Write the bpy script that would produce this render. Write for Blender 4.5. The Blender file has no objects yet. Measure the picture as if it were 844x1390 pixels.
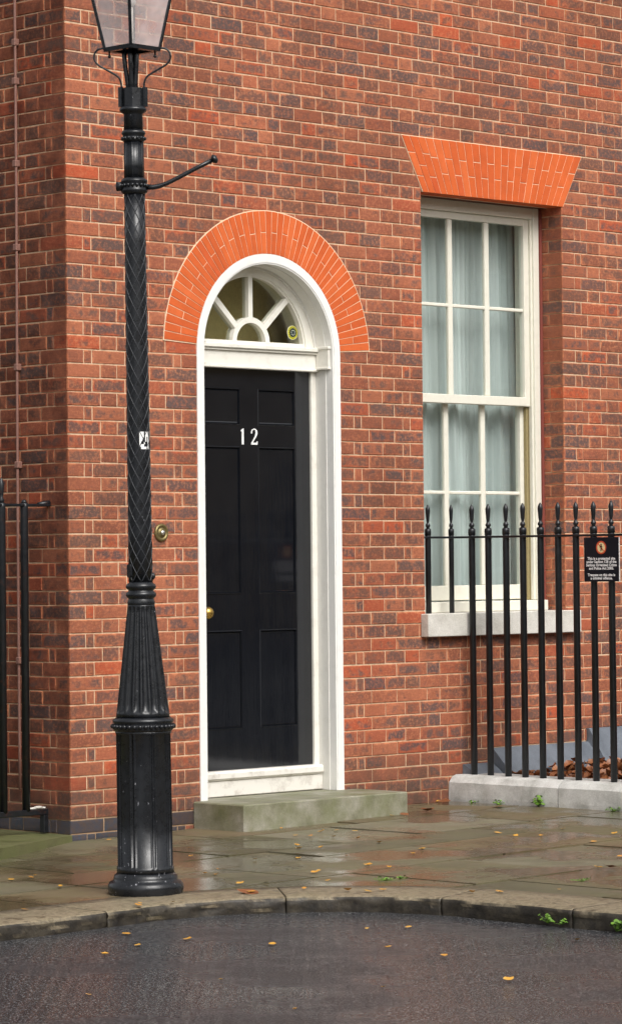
import bpy, math, random
import numpy as np
from mathutils import Vector, Matrix
random.seed(7)
sc = bpy.context.scene
COL = sc.collection
PI = math.pi

# ------------------------------------------------------------------ camera, sky, sun, exposure
FOC, YAW, PITCH, ROLL = 4373.834, 0.7812224, 0.0258503, -0.0097997
CAM = Vector((-10.543089, -12.366739, 1.388194))
def cam_axes():
    f = Vector((math.sin(YAW)*math.cos(PITCH), math.cos(YAW)*math.cos(PITCH), math.sin(PITCH)))
    r = Vector((math.cos(YAW), -math.sin(YAW), 0)); u = r.cross(f)
    c, s = math.cos(ROLL), math.sin(ROLL)
    return c*r+s*u, -s*r+c*u, f
cd = bpy.data.cameras.new("camera")
co = bpy.data.objects.new("camera", cd); COL.objects.link(co); sc.camera = co
cr, cu, cf = cam_axes()
co.matrix_world = Matrix(((cr.x, cu.x, -cf.x, CAM.x), (cr.y, cu.y, -cf.y, CAM.y), (cr.z, cu.z, -cf.z, CAM.z), (0, 0, 0, 1)))
cd.sensor_fit = 'HORIZONTAL'; cd.sensor_width = 36.0
cd.lens = FOC/844*36.0; cd.shift_y = -45/844
cd.clip_start = 0.1; cd.clip_end = 3000

EL, AZ = math.radians(46), math.atan2(-0.28, -0.96)      # toward the sun: x = sin, y = cos
w = bpy.data.worlds.new("World"); sc.world = w; w.use_nodes = True
nt = w.node_tree; nt.nodes.clear()
out = nt.nodes.new('ShaderNodeOutputWorld'); bg = nt.nodes.new('ShaderNodeBackground')
sky = nt.nodes.new('ShaderNodeTexSky'); sky.sky_type = 'NISHITA'; sky.sun_disc = False
sky.sun_elevation = EL; sky.sun_rotation = AZ
sky.air_density = 1.0; sky.dust_density = 6.0; sky.ozone_density = 1.0
hs = nt.nodes.new('ShaderNodeHueSaturation'); hs.inputs['Saturation'].default_value = 0.16
nt.links.new(sky.outputs[0], hs.inputs['Color']); nt.links.new(hs.outputs[0], bg.inputs[0])
bg.inputs[1].default_value = 0.15; nt.links.new(bg.outputs[0], out.inputs[0])
sd = bpy.data.lights.new("sun", 'SUN'); sd.energy = 0.9; sd.angle = math.radians(30); sd.color = (1, 0.965, 0.91)
so = bpy.data.objects.new("sun", sd); COL.objects.link(so)
sv = Vector((math.sin(AZ)*math.cos(EL), math.cos(AZ)*math.cos(EL), math.sin(EL)))
so.rotation_euler = sv.to_track_quat('Z', 'Y').to_euler()
sc.view_settings.view_transform = 'Standard'; sc.view_settings.look = 'None'
sc.view_settings.gamma = 1.0; sc.view_settings.exposure = 0.35; sc.view_settings.use_curve_mapping = False

# ------------------------------------------------------------------ helpers
WLOC = {}
def srgb(r, g, b):
    f = lambda c: (c/255/12.92) if c/255 <= .04045 else ((c/255+.055)/1.055)**2.4
    return (f(r), f(g), f(b), 1)

def tag(o, label=None, cat=None, group=None, kind=None):
    if label: o['label'] = label
    if cat: o['category'] = cat
    if group: o['group'] = group
    if kind: o['kind'] = kind
    return o

def place(o, loc, parent=None):
    loc = Vector(loc); o.location = loc; WLOC[o.name] = loc
    if parent is not None:
        o.parent = parent; o.matrix_parent_inverse = Matrix.Translation(-WLOC[parent.name])

def empty(name, loc, label, cat, group=None):
    o = bpy.data.objects.new(name, None); COL.objects.link(o); o.empty_display_size = .2
    place(o, loc); return tag(o, label, cat, group)

class MB:
    def __init__(s): s.v = []; s.f = []; s.sm = []; s.mi = []
    def add(s, vs, fs, smooth=False, mi=0):
        n = len(s.v); s.v += [tuple(v) for v in vs]; s.f += [[i+n for i in f] for f in fs]
        s.sm += [smooth]*len(fs); s.mi += [mi]*len(fs); return s
    def box(s, x0, x1, y0, y1, z0, z1, b=0.0, mi=0):
        if b <= 0:
            vs = [(x, y, z) for x in (x0, x1) for y in (y0, y1) for z in (z0, z1)]
            return s.add(vs, [(0, 1, 3, 2), (4, 6, 7, 5), (0, 4, 5, 1), (2, 3, 7, 6), (0, 2, 6, 4), (1, 5, 7, 3)], mi=mi)
        lo = (x0, y0, z0); hi = (x1, y1, z1); vs = []; idx = {}
        for cx in (0, 1):
            for cy in (0, 1):
                for cz in (0, 1):
                    cc = (cx, cy, cz)
                    for a in range(3):
                        p = []
                        for k in range(3):
                            e = hi[k] if cc[k] else lo[k]
                            if k != a: e += (-b if cc[k] else b)
                            p.append(e)
                        idx[(cc, a)] = len(vs); vs.append(p)
        fs = []
        for a in range(3):
            o1, o2 = [k for k in range(3) if k != a]
            for sd_ in (0, 1):
                q = []
                for (i, j) in ((0, 0), (1, 0), (1, 1), (0, 1)):
                    c = [0, 0, 0]; c[a] = sd_; c[o1] = i; c[o2] = j; q.append(idx[(tuple(c), a)])
                fs.append(q)
        for a in range(3):
            o1, o2 = [k for k in range(3) if k != a]
            for i in (0, 1):
                for j in (0, 1):
                    c0 = [0, 0, 0]; c1 = [0, 0, 0]; c1[a] = 1
                    for c in (c0, c1): c[o1] = i; c[o2] = j
                    c0, c1 = tuple(c0), tuple(c1)
                    fs.append([idx[(c0, o1)], idx[(c1, o1)], idx[(c1, o2)], idx[(c0, o2)]])
        for cx in (0, 1):
            for cy in (0, 1):
                for cz in (0, 1):
                    cc = (cx, cy, cz); fs.append([idx[(cc, 0)], idx[(cc, 1)], idx[(cc, 2)]])
        return s.add(vs, fs, mi=mi)
    def prism(s, poly, y0, y1, smooth=False, mi=0):          # polygon in x,z pushed along y
        n = len(poly); vs = [(x, y0, z) for x, z in poly]+[(x, y1, z) for x, z in poly]
        fs = [list(range(n)), list(range(2*n-1, n-1, -1))]+[[i, (i+1) % n, (i+1) % n+n, i+n] for i in range(n)]
        return s.add(vs, fs, smooth, mi)
    def prismz(s, poly, z0, z1, mi=0):                        # polygon in x,y pushed along z (numbers or functions)
        n = len(poly); g = (lambda q, x, y: q(x, y) if callable(q) else q)
        vs = [(x, y, g(z0, x, y)) for x, y in poly]+[(x, y, g(z1, x, y)) for x, y in poly]
        fs = [list(range(n-1, -1, -1)), list(range(n, 2*n))]+[[i, (i+1) % n, (i+1) % n+n, i+n] for i in range(n)]
        return s.add(vs, fs, mi=mi)
    def lathe(s, prof, n=48, c=(0, 0), mod=None, smooth=True):
        vs = []; m = len(prof)
        for r, z in prof:
            for k in range(n):
                a = 2*PI*k/n; rr = r+(mod(a, r, z) if mod else 0)
                vs.append((c[0]+rr*math.cos(a), c[1]+rr*math.sin(a), z))
        fs = [[i*n+k, i*n+(k+1) % n, (i+1)*n+(k+1) % n, (i+1)*n+k] for i in range(m-1) for k in range(n)]
        s.add(vs, fs, smooth)
        s.add([vs[k] for k in range(n)], [list(range(n-1, -1, -1))]); s.add([vs[(m-1)*n+k] for k in range(n)], [list(range(n))])
        return s
    def tube(s, pts, r, n=8, smooth=True, cap=True):
        pts = [Vector(p) for p in pts]; rr = r if isinstance(r, (list, tuple)) else [r]*len(pts)
        vs = []; up = None
        for i, p in enumerate(pts):
            t = (pts[min(i+1, len(pts)-1)]-pts[max(i-1, 0)]).normalized()
            if up is None:
                up = Vector((0, 0, 1)) if abs(t.z) < .9 else Vector((1, 0, 0))
            a = t.cross(up)
            a.normalize(); b = a.cross(t).normalized(); up = b
            for k in range(n):
                an = 2*PI*k/n+PI/n; vs.append(p+a*math.cos(an)*rr[i]+b*math.sin(an)*rr[i])
        m = len(pts)
        s.add(vs, [[i*n+k, i*n+(k+1) % n, (i+1)*n+(k+1) % n, (i+1)*n+k] for i in range(m-1) for k in range(n)], smooth)
        if cap:
            s.add(vs[:n], [list(range(n))]); s.add(vs[-n:], [list(range(n))])
        return s
    def ball(s, c, r, n=10, m=6, sq=(1, 1, 1)):
        vs = [(c[0], c[1], c[2]-r*sq[2])]
        for i in range(1, m):
            ph = -PI/2+PI*i/m
            for k in range(n):
                a = 2*PI*k/n; vs.append((c[0]+r*sq[0]*math.cos(ph)*math.cos(a), c[1]+r*sq[1]*math.cos(ph)*math.sin(a), c[2]+r*sq[2]*math.sin(ph)))
        vs.append((c[0], c[1], c[2]+r*sq[2])); fs = []
        for k in range(n):
            fs.append([0, 1+(k+1) % n, 1+k]); fs.append([len(vs)-1, 1+(m-2)*n+k, 1+(m-2)*n+(k+1) % n])
            for i in range(m-2): fs.append([1+i*n+k, 1+i*n+(k+1) % n, 1+(i+1)*n+(k+1) % n, 1+(i+1)*n+k])
        return s.add(vs, fs, True)
    def xf(s, fn): s.v = [tuple(fn(Vector(v))) for v in s.v]; return s
    def build(s, name, mats, parent=None, loc=None):
        mats = mats if isinstance(mats, (list, tuple)) else [mats]
        if loc is None:
            a = np.array(s.v); mn = a.min(0); mx = a.max(0); loc = ((mn[0]+mx[0])/2, (mn[1]+mx[1])/2, (mn[2]+mx[2])/2)
            if parent is None: loc = (loc[0], loc[1], mn[2])
        L = Vector(loc)
        me = bpy.data.meshes.new(name); me.from_pydata([tuple(Vector(v)-L) for v in s.v], [], s.f)
        import bmesh
        bm = bmesh.new(); bm.from_mesh(me); bmesh.ops.remove_doubles(bm, verts=bm.verts, dist=1e-6) if len(s.v) < 30000 else None
        bmesh.ops.recalc_face_normals(bm, faces=bm.faces)
        bm.to_mesh(me); bm.free()
        if len(me.polygons) == len(s.sm):
            me.polygons.foreach_set('use_smooth', s.sm); me.polygons.foreach_set('material_index', s.mi)
        for m in mats: me.materials.append(m)
        me.update()
        o = bpy.data.objects.new(name, me); COL.objects.link(o); place(o, L, parent); return o

# ------------------------------------------------------------------ materials
class NT:
    def __init__(s, name):
        s.m = bpy.data.materials.new(name); s.m.use_nodes = True; s.t = s.m.node_tree; s.t.nodes.clear()
        s.out = s.n('ShaderNodeOutputMaterial'); s.b = s.n('ShaderNodeBsdfPrincipled'); s.l(s.b.outputs[0], s.out.inputs[0])
        g = s.n('ShaderNodeNewGeometry'); s.pos = g.outputs['Position']; s.island = g.outputs['Random Per Island']; s.nor = g.outputs['Normal']; s.tnor = g.outputs['True Normal']
    def n(s, t): return s.t.nodes.new(t)
    def l(s, a, b): s.t.links.new(a, b)
    def put(s, sock, v):
        if hasattr(v, 'default_value') or hasattr(v, 'links'): s.l(v, sock)
        else: sock.default_value = v
    def math(s, op, a, b=0.0, c=None, clamp=False):
        n = s.n('ShaderNodeMath'); n.operation = op; n.use_clamp = clamp
        s.put(n.inputs[0], a); s.put(n.inputs[1], b)
        if c is not None: s.put(n.inputs[2], c)
        return n.outputs[0]
    def noise(s, scale, detail=4, rough=.5, w=None, vec=None, dist=0):
        n = s.n('ShaderNodeTexNoise'); n.inputs['Scale'].default_value = scale; n.inputs['Detail'].default_value = detail
        n.inputs['Roughness'].default_value = rough; n.inputs['Distortion'].default_value = dist
        if w is not None: n.noise_dimensions = '4D'; s.put(n.inputs['W'], w)
        s.l(vec if vec is not None else s.pos, n.inputs['Vector']); return n.outputs['Fac']
    def scl(s, v):
        n = s.n('ShaderNodeVectorMath'); n.operation = 'MULTIPLY'; s.l(s.pos, n.inputs[0]); n.inputs[1].default_value = v; return n.outputs[0]
    def ramp(s, fac, stops, interp='LINEAR'):
        n = s.n('ShaderNodeValToRGB'); n.color_ramp.interpolation = interp; e = n.color_ramp.elements
        while len(e) < len(stops): e.new(.5)
        for k, (p, c) in enumerate(stops):
            e[k].position = p; e[k].color = c if isinstance(c, tuple) else (c, c, c, 1)
        s.l(fac, n.inputs[0]); return n.outputs[0]
    def mix(s, fac, a, b, mode='MIX'):
        n = s.n('ShaderNodeMix'); n.data_type = 'RGBA'; n.blend_type = mode
        s.put(n.inputs[0], fac); s.put(n.inputs[6], a); s.put(n.inputs[7], b); return n.outputs[2]
    def bump(s, h, strength=.3, dist=.002):
        n = s.n('ShaderNodeBump'); n.inputs['Strength'].default_value = strength; n.inputs['Distance'].default_value = dist
        s.l(h, n.inputs['Height']); s.l(n.outputs[0], s.b.inputs['Normal']); return n.outputs[0]
    def set(s, color=None, rough=None, metal=None, spec=None, coat=None):
        if color is not None: s.put(s.b.inputs['Base Color'], color)
        if rough is not None: s.put(s.b.inputs['Roughness'], rough)
        if metal is not None: s.b.inputs['Metallic'].default_value = metal
        if spec is not None: s.put(s.b.inputs['Specular IOR Level'], spec)
        if coat is not None: s.b.inputs['Coat Weight'].default_value = coat; s.b.inputs['Coat Roughness'].default_value = .05
        return s.m
    def rnd(s):
        oi = s.n('ShaderNodeObjectInfo'); a = s.math('ADD', oi.outputs['Random'], s.island); return s.math('FRACT', a)
    def wn(s, v, k):
        n = s.n('ShaderNodeTexWhiteNoise'); n.noise_dimensions = '1D'; s.l(s.math('MULTIPLY_ADD', v, 91.7, k), n.inputs['W']); return n.outputs['Value']

def brick_material(name, blue=False):
    t = NT(name); r = t.rnd(); r1 = t.wn(r, 1.3); r2 = t.wn(r, 5.1); r3 = t.wn(r, 9.7)
    at = t.n('ShaderNodeAttribute'); at.attribute_name = 'edge'; edge = at.outputs['Fac']
    if blue:
        base = t.ramp(r1, [(0, srgb(50, 56, 66)), (.6, srgb(64, 70, 82)), (1, srgb(62, 54, 58))])
        n = t.noise(40, 4, .6, w=r); col = t.mix(t.ramp(n, [(.4, .05), (.65, .75)]), base, srgb(84, 66, 54))
        t.bump(t.noise(220, 4, .6), .35, .002)
        return t.set(col, .45)
    red = t.ramp(r1, [(0, srgb(132, 80, 62)), (.25, srgb(156, 94, 70)), (.5, srgb(144, 84, 64)), (.72, srgb(168, 103, 76)), (.9, srgb(160, 86, 62)), (1, srgb(184, 87, 56))])
    rim = t.ramp(r2, [(0, srgb(184, 112, 78)), (.5, srgb(202, 130, 92)), (1, srgb(176, 102, 70))])
    dark = t.ramp(r3, [(0, srgb(90, 78, 76)), (.35, srgb(108, 82, 72)), (.65, srgb(116, 79, 65)), (1, srgb(84, 76, 77))])
    n1 = t.noise(17, 5, .6, w=t.math('MULTIPLY', r, 40)); n2 = t.noise(60, 4, .62, w=t.math('MULTIPLY', r, 20)); n3 = t.noise(26, 5, .62, w=t.math('MULTIPLY', r, 77))
    # rim colour toward the arrises, uneven
    em = t.math('ADD', t.math('MULTIPLY', edge, .8), t.math('MULTIPLY_ADD', n3, 2.4, -1.02))
    em = t.ramp(em, [(.0, 0.0), (.42, 1.0)])
    body = t.mix(em, rim, red)
    # fired dark blotches in the middle of many bricks
    d = t.math('ADD', t.math('MULTIPLY', n1, 1.1), t.math('MULTIPLY', t.wn(r, 14.2), .40))
    d = t.math('ADD', d, t.math('MULTIPLY', edge, .26))
    dm = t.ramp(t.math('MULTIPLY', d, .6), [(.535, 0.0), (.635, .88)])
    col = t.mix(dm, body, dark)
    col = t.mix(t.math('MULTIPLY', t.ramp(n2, [(.48, 0.0), (.66, 1.0)]), .55), col, rim)
    fine = t.noise(260, 4, .65); streak = t.noise(1.0, 5, .6, vec=t.scl((26, 26, 120)))
    col = t.mix(1.0, col, t.ramp(fine, [(.3, .78), (.7, 1.18)]), 'MULTIPLY')
    col = t.mix(.8, col, t.ramp(streak, [(.3, .82), (.7, 1.14)]), 'MULTIPLY')
    big = t.noise(.9, 5, .62); drip = t.noise(1.0, 4, .6, vec=t.scl((3.2, 3.2, .35)))
    col = t.mix(.85, col, t.ramp(big, [(.35, .80), (.65, 1.10)]), 'MULTIPLY')
    col = t.mix(.6, col, t.ramp(drip, [(.35, .82), (.6, 1.06)]), 'MULTIPLY')
    # soot on the older return wall, deepened to carry its shade in the colour
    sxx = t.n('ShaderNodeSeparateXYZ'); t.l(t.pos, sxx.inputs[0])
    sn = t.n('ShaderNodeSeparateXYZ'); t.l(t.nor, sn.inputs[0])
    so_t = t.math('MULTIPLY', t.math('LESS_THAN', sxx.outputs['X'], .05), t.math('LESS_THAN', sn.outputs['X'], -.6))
    soot_shaded = t.mix(t.ramp(t.noise(5, 5, .65), [(.35, .35), (.65, .95)]), col, t.mix(1.0, col, srgb(158, 144, 142), 'MULTIPLY'))
    col = t.mix(so_t, col, soot_shaded)
    # lime bloom and green damp near the ground
    sx = t.n('ShaderNodeSeparateXYZ'); t.l(t.pos, sx.inputs[0])
    low = t.math('SUBTRACT', .40, sx.outputs['Z']); low = t.math('MULTIPLY', low, 3.0, clamp=True)
    lf = t.math('MULTIPLY', low, t.ramp(t.noise(9, 4, .6), [(.35, .15), (.6, .85)]))
    col = t.mix(lf, col, srgb(84, 66, 56))
    h = t.math('ADD', t.math('MULTIPLY', t.noise(120, 5, .65), .7), t.math('MULTIPLY', t.noise(420, 3, .6), .3))
    t.bump(h, .6, .003)
    return t.set(col, .86, spec=.25)

def mortar_material():
    t = NT('lime_mortar'); n = t.noise(30, 5, .65); n2 = t.noise(300, 4, .6)
    c = t.ramp(n, [(.3, srgb(168, 138, 112)), (.55, srgb(210, 182, 152)), (.8, srgb(184, 138, 108))])
    sx = t.n('ShaderNodeSeparateXYZ'); t.l(t.pos, sx.inputs[0])
    low = t.math('MULTIPLY', t.math('SUBTRACT', .3, sx.outputs['Z']), 4, clamp=True)
    c = t.mix(t.math('MULTIPLY', low, .7), c, srgb(140, 112, 84))
    side = t.math('LESS_THAN', sx.outputs['X'], .012)
    c = t.mix(t.math('MULTIPLY', side, .12), c, srgb(150, 128, 102))     # older, dirtier pointing on the return wall
    t.bump(n2, .4, .002); return t.set(c, .95, spec=.1)

def arch_brick_material():
    t = NT('rubbed_orange_brick'); r = t.rnd(); r1 = t.wn(r, 2.2)
    c = t.ramp(r1, [(0, srgb(198, 92, 48)), (.5, srgb(206, 98, 50)), (.9, srgb(212, 106, 58)), (1, srgb(192, 82, 44))])
    c = t.mix(1.0, c, t.ramp(t.noise(14, 4, .6), [(.3, .9), (.7, 1.06)]), 'MULTIPLY')
    c = t.mix(1.0, c, t.ramp(t.noise(320, 3, .6), [(.3, .93), (.7, 1.05)]), 'MULTIPLY')
    t.bump(t.noise(300, 4, .6), .35, .0015); return t.set(c, .85, spec=.2)

def paint(name, col, rough=.35, dirt=.25, bumps=.12, dirtcol=(110, 100, 80), scale=18):
    t = NT(name); n = t.noise(scale, 5, .62); f = t.ramp(n, [(.5, 0.0), (.85, 1.0)])
    c = t.mix(t.math('MULTIPLY', f, dirt), col, srgb(*dirtcol))
    t.bump(t.noise(140, 4, .6), bumps, .002)
    rr = t.math('MULTIPLY_ADD', n, .2, rough-.08); return t.set(c, rr)

def black_iron(name, rust=.0, chips=0.0, rough=.32):
    t = NT(name); n = t.noise(26, 5, .65)
    c = t.ramp(n, [(.3, (.005, .0058, .0075, 1)), (.7, (.011, .0125, .0155, 1))])
    if chips:
        sx = t.n('ShaderNodeSeparateXYZ'); t.l(t.pos, sx.inputs[0])
        lo = t.math('MULTIPLY', t.math('SUBTRACT', .62, sx.outputs['Z']), 1.1, clamp=True)
        ch = t.noise(70, 3, .55, vec=t.scl((1, 1, .55)))
        v = t.math('ADD', ch, t.math('MULTIPLY', lo, .1))
        c = t.mix(t.ramp(v, [(.742, 0.0), (.757, 1.0)]), c, srgb(150, 150, 156))
    if rust:
        rn = t.noise(34, 5, .7); c = t.mix(t.math('MULTIPLY', t.ramp(rn, [(.56, 0.0), (.7, 1.0)]), rust), c, srgb(104, 58, 34))
    t.bump(t.math('ADD', t.noise(60, 4, .6), t.math('MULTIPLY', t.noise(260, 3, .6), .4)), .3, .002)
    return t.set(c, t.math('MULTIPLY_ADD', n, .25, rough-.1), spec=.5)

def stone(name, stops, rough=(.6, .9), green=0.0, bump=.4, scale=7, wet=0.0, perobj=.0, face=0):
    t = NT(name); r = t.rnd(); n = t.noise(scale, 6, .62, w=t.math('MULTIPLY', r, 10)); f = t.noise(170, 4, .65)
    c = t.ramp(n, stops)
    c = t.mix(1.0, c, t.ramp(f, [(.3, .82), (.7, 1.15)]), 'MULTIPLY')
    if perobj: c = t.mix(perobj, c, t.ramp(t.wn(r, 3.3), [(0, srgb(150, 138, 112)), (.35, srgb(212, 200, 180)), (.7, srgb(175, 160, 130)), (1, srgb(200, 170, 140))]), 'MULTIPLY')
    if green:
        g = t.noise(5.5, 5, .6); c = t.mix(t.math('MULTIPLY', t.ramp(g, [(.42, 0.0), (.68, 1.0)]), green), c, srgb(98, 104, 58))
    t.bump(t.math('ADD', t.noise(26, 5, .6), t.math('MULTIPLY', f, .35)), bump, .004)
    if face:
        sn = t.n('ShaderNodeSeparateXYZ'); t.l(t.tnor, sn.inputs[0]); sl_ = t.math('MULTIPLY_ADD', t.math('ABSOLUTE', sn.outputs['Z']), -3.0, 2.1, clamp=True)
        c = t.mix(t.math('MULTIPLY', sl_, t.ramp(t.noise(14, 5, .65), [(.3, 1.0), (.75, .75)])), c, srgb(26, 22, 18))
    if wet:
        wn = t.noise(1.7, 4, .55)
        rr = t.ramp(wn, [(.45, rough[0]), (.57, rough[1])])
        c = t.mix(t.ramp(wn, [(.42, .5), (.56, 0.0)]), c, srgb(74, 64, 46))
    else: rr = t.ramp(n, [(.3, rough[0]), (.7, rough[1])])
    return t.set(c, rr, spec=.26 if wet else .5)

def flat(name, col, rough=.5, metal=0.0, spec=None):
    t = NT(name); c = t.mix(1.0, col, t.ramp(t.noise(45, 4, .6), [(.3, .9), (.7, 1.08)]), 'MULTIPLY'); return t.set(c, rough, metal, spec)

M = {}
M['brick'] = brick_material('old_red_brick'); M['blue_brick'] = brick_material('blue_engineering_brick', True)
M['mortar'] = mortar_material(); M['arch'] = arch_brick_material()
M['archjoint'] = flat('white_putty_joint', srgb(232, 204, 172), .9)
M['white'] = paint('white_gloss_paint', (.79, .765, .69, 1), .32, .22, .15)
M['whiteworn'] = paint('worn_white_paint', (.74, .71, .65, 1), .5, .75, .4, (128, 112, 96), 13)
M['white_render'] = paint('white_painted_render', (.74, .725, .68, 1), .5, .16, .3)
M['white_brick'] = paint('white_painted_brick', (.80, .79, .76, 1), .5, .14, .3)
M['cream'] = paint('cream_window_paint', (.76, .735, .63, 1), .35, .16, .12)
M['iron'] = black_iron('black_painted_iron'); M['lampiron'] = black_iron('black_painted_cast_iron', .0, 1.0, .26)
M['rustiron'] = black_iron('weathered_black_iron', .25)
M['sill'] = stone('portland_stone_sill', [(.3, srgb(176, 170, 160)), (.55, srgb(212, 208, 200)), (.8, srgb(196, 190, 176))], (.6, .85), .12, .3, 6)
M['step'] = stone('mossy_step_stone', [(.3, srgb(92, 92, 70)), (.5, srgb(134, 131, 112)), (.68, srgb(162, 158, 146))], (.4, .75), .6, .55, 6)
M['plinth'] = stone('pale_plinth_stone', [(.28, srgb(150, 150, 144)), (.5, srgb(200, 200, 196)), (.7, srgb(222, 222, 218))], (.6, .85), .12, .5, 7)
M['greenstone'] = stone('algae_green_stone', [(.25, srgb(76, 78, 46)), (.5, srgb(98, 98, 62)), (.8, srgb(72, 68, 42))], (.4, .8), .5, .5, 6)
M['paving'] = stone('wet_york_stone', [(.25, srgb(112, 113, 104)), (.5, srgb(148, 149, 140)), (.8, srgb(130, 126, 114))], (.11, .62), .22, .3, 2.2, 1, .95)
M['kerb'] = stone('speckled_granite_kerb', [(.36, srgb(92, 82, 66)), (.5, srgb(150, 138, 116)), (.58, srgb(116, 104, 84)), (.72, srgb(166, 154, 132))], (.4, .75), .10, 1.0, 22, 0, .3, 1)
M['lead'] = stone('grey_lead_sheet', [(.3, srgb(80, 86, 94)), (.6, srgb(108, 114, 122)), (.8, srgb(90, 96, 104))], (.4, .55), 0, .15, 6)

def door_material():
    t = NT('black_gloss_door'); n = t.noise(6, 4, .6)
    t.bump(t.math('ADD', t.noise(7, 3, .5, vec=t.scl((9, 1, 1))), t.math('MULTIPLY', t.noise(90, 3, .6), .12)), .05, .004)
    return t.set(t.ramp(n, [(.3, (.0045, .0055, .0085, 1)), (.7, (.008, .009, .012, 1))]), .07, spec=.9)
M['door'] = door_material()

def road_material():
    t = NT('wet_asphalt'); n = t.noise(1.4, 5, .6); f = t.noise(120, 4, .72); v = t.n('ShaderNodeTexVoronoi'); v.inputs['Scale'].default_value = 95; t.l(t.pos, v.inputs['Vector'])
    c = t.ramp(f, [(.38, srgb(34, 36, 40)), (.54, srgb(58, 60, 65)), (.62, srgb(150, 148, 146))])
    c = t.mix(t.ramp(n, [(.35, 0.0), (.7, .6)]), c, srgb(40, 38, 38))
    rib = t.n('ShaderNodeTexWave'); rib.wave_type = 'BANDS'; rib.bands_direction = 'X'; rib.inputs['Scale'].default_value = 5.5; rib.inputs['Distortion'].default_value = 1.5; rib.inputs['Detail'].default_value = 1
    rot = t.n('ShaderNodeVectorRotate'); rot.inputs['Angle'].default_value = .78; t.l(t.pos, rot.inputs['Vector']); t.l(rot.outputs[0], rib.inputs['Vector'])
    h = t.math('ADD', t.math('MULTIPLY', v.outputs['Distance'], .9), t.math('MULTIPLY', rib.outputs['Fac'], .6)); h = t.math('ADD', h, t.math('MULTIPLY', f, .4))
    t.bump(h, .55, .004); return t.set(c, t.ramp(n, [(.40, .10), (.60, .40)]), spec=.32)
M['road'] = road_material()
M['ribhighlight'] = flat('highlit_rib_black_paint', (.028, .030, .035, 1), .35)  # lighter paint puts the highlights of the lattice ribs into their colour
M['soil'] = flat('dark_damp_soil', srgb(56, 48, 38), .9)
M['joint'] = flat('dark_joint_dirt', srgb(38, 36, 27), .8)
M['brass'] = paint('polished_brass', srgb(196, 160, 84), .25, .3, .1, (90, 70, 40)); M['brass'].node_tree.nodes['Principled BSDF'].inputs['Metallic'].default_value = .9
M['agedbrass'] = paint('aged_brass', srgb(130, 116, 76), .4, .6, .2, (60, 58, 48)); M['agedbrass'].node_tree.nodes['Principled BSDF'].inputs['Metallic'].default_value = .7
M['steel'] = flat('bright_button', srgb(220, 220, 215), .2, .9)
M['number'] = flat('white_numeral_paint', (.82, .82, .80, 1), .5)
M['redpaint'] = flat('red_oxide_strip', srgb(128, 64, 54), .7)
M['soffit'] = flat('brown_soffit', srgb(104, 62, 46), .8)
M['conduit'] = flat('brown_painted_pipe', srgb(134, 96, 84), .6)
M['track'] = flat('grimy_sash_track', srgb(150, 136, 96), .8)
M['curtain'] = None

def glass(name, tint=(1, 1, 1, 1), gl=1.0, veil=0.0, dcol=(.6, .55, .52, 1)):
    m = bpy.data.materials.new(name); m.use_nodes = True; t = m.node_tree; t.nodes.clear()
    o = t.nodes.new('ShaderNodeOutputMaterial'); tr = t.nodes.new('ShaderNodeBsdfTransparent'); tr.inputs[0].default_value = tint
    gs = t.nodes.new('ShaderNodeBsdfGlossy'); gs.inputs['Roughness'].default_value = .02; fr = t.nodes.new('ShaderNodeLayerWeight'); fr.inputs['Blend'].default_value = .5; pw_ = t.nodes.new('ShaderNodeMath'); pw_.operation = 'POWER'; t.links.new(fr.outputs['Facing'], pw_.inputs[0]); pw_.inputs[1].default_value = 5.0; ad_ = t.nodes.new('ShaderNodeMath'); ad_.operation = 'MULTIPLY_ADD'; t.links.new(pw_.outputs[0], ad_.inputs[0]); ad_.inputs[1].default_value = .92; ad_.inputs[2].default_value = .045
    nz = t.nodes.new('ShaderNodeTexNoise'); nz.inputs['Scale'].default_value = 2.5; g = t.nodes.new('ShaderNodeNewGeometry'); t.links.new(g.outputs['Position'], nz.inputs['Vector'])
    bp = t.nodes.new('ShaderNodeBump'); bp.inputs['Strength'].default_value = .1; bp.inputs['Distance'].default_value = .01; t.links.new(nz.outputs['Fac'], bp.inputs['Height']); t.links.new(bp.outputs[0], gs.inputs['Normal'])
    mu = t.nodes.new('ShaderNodeMath'); mu.operation = 'MULTIPLY'; mu.use_clamp = True; t.links.new(ad_.outputs[0], mu.inputs[0]); mu.inputs[1].default_value = 1.7*gl
    mx = t.nodes.new('ShaderNodeMixShader'); t.links.new(mu.outputs[0], mx.inputs[0]); t.links.new(tr.outputs[0], mx.inputs[1]); t.links.new(gs.outputs[0], mx.inputs[2])
    last = mx
    if veil:
        df = t.nodes.new('ShaderNodeBsdfDiffuse'); df.inputs[0].default_value = dcol; m2 = t.nodes.new('ShaderNodeMixShader')
        n2 = t.nodes.new('ShaderNodeTexNoise'); n2.inputs['Scale'].default_value = 9; t.links.new(g.outputs['Position'], n2.inputs['Vector'])
        mm = t.nodes.new('ShaderNodeMath'); mm.operation = 'MULTIPLY'; t.links.new(n2.outputs['Fac'], mm.inputs[0]); mm.inputs[1].default_value = veil*2
        t.links.new(mm.outputs[0], m2.inputs[0]); t.links.new(mx.outputs[0], m2.inputs[1]); t.links.new(df.outputs[0], m2.inputs[2]); last = m2
    t.links.new(last.outputs[0], o.inputs[0]); return m
M['glass'] = glass('window_glass', (.88, .92, .91, 1)); M['fanglass'] = glass('fanlight_glass', (.85, .86, .8, 1))
M['lampglass'] = glass('sky_veiled_lantern_glass', (.96, .95, .95, 1), 1.0, .30, (.78, .72, .72, 1))  # pale diffuse veil stands in for the sky reflected on the lantern panes
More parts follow.
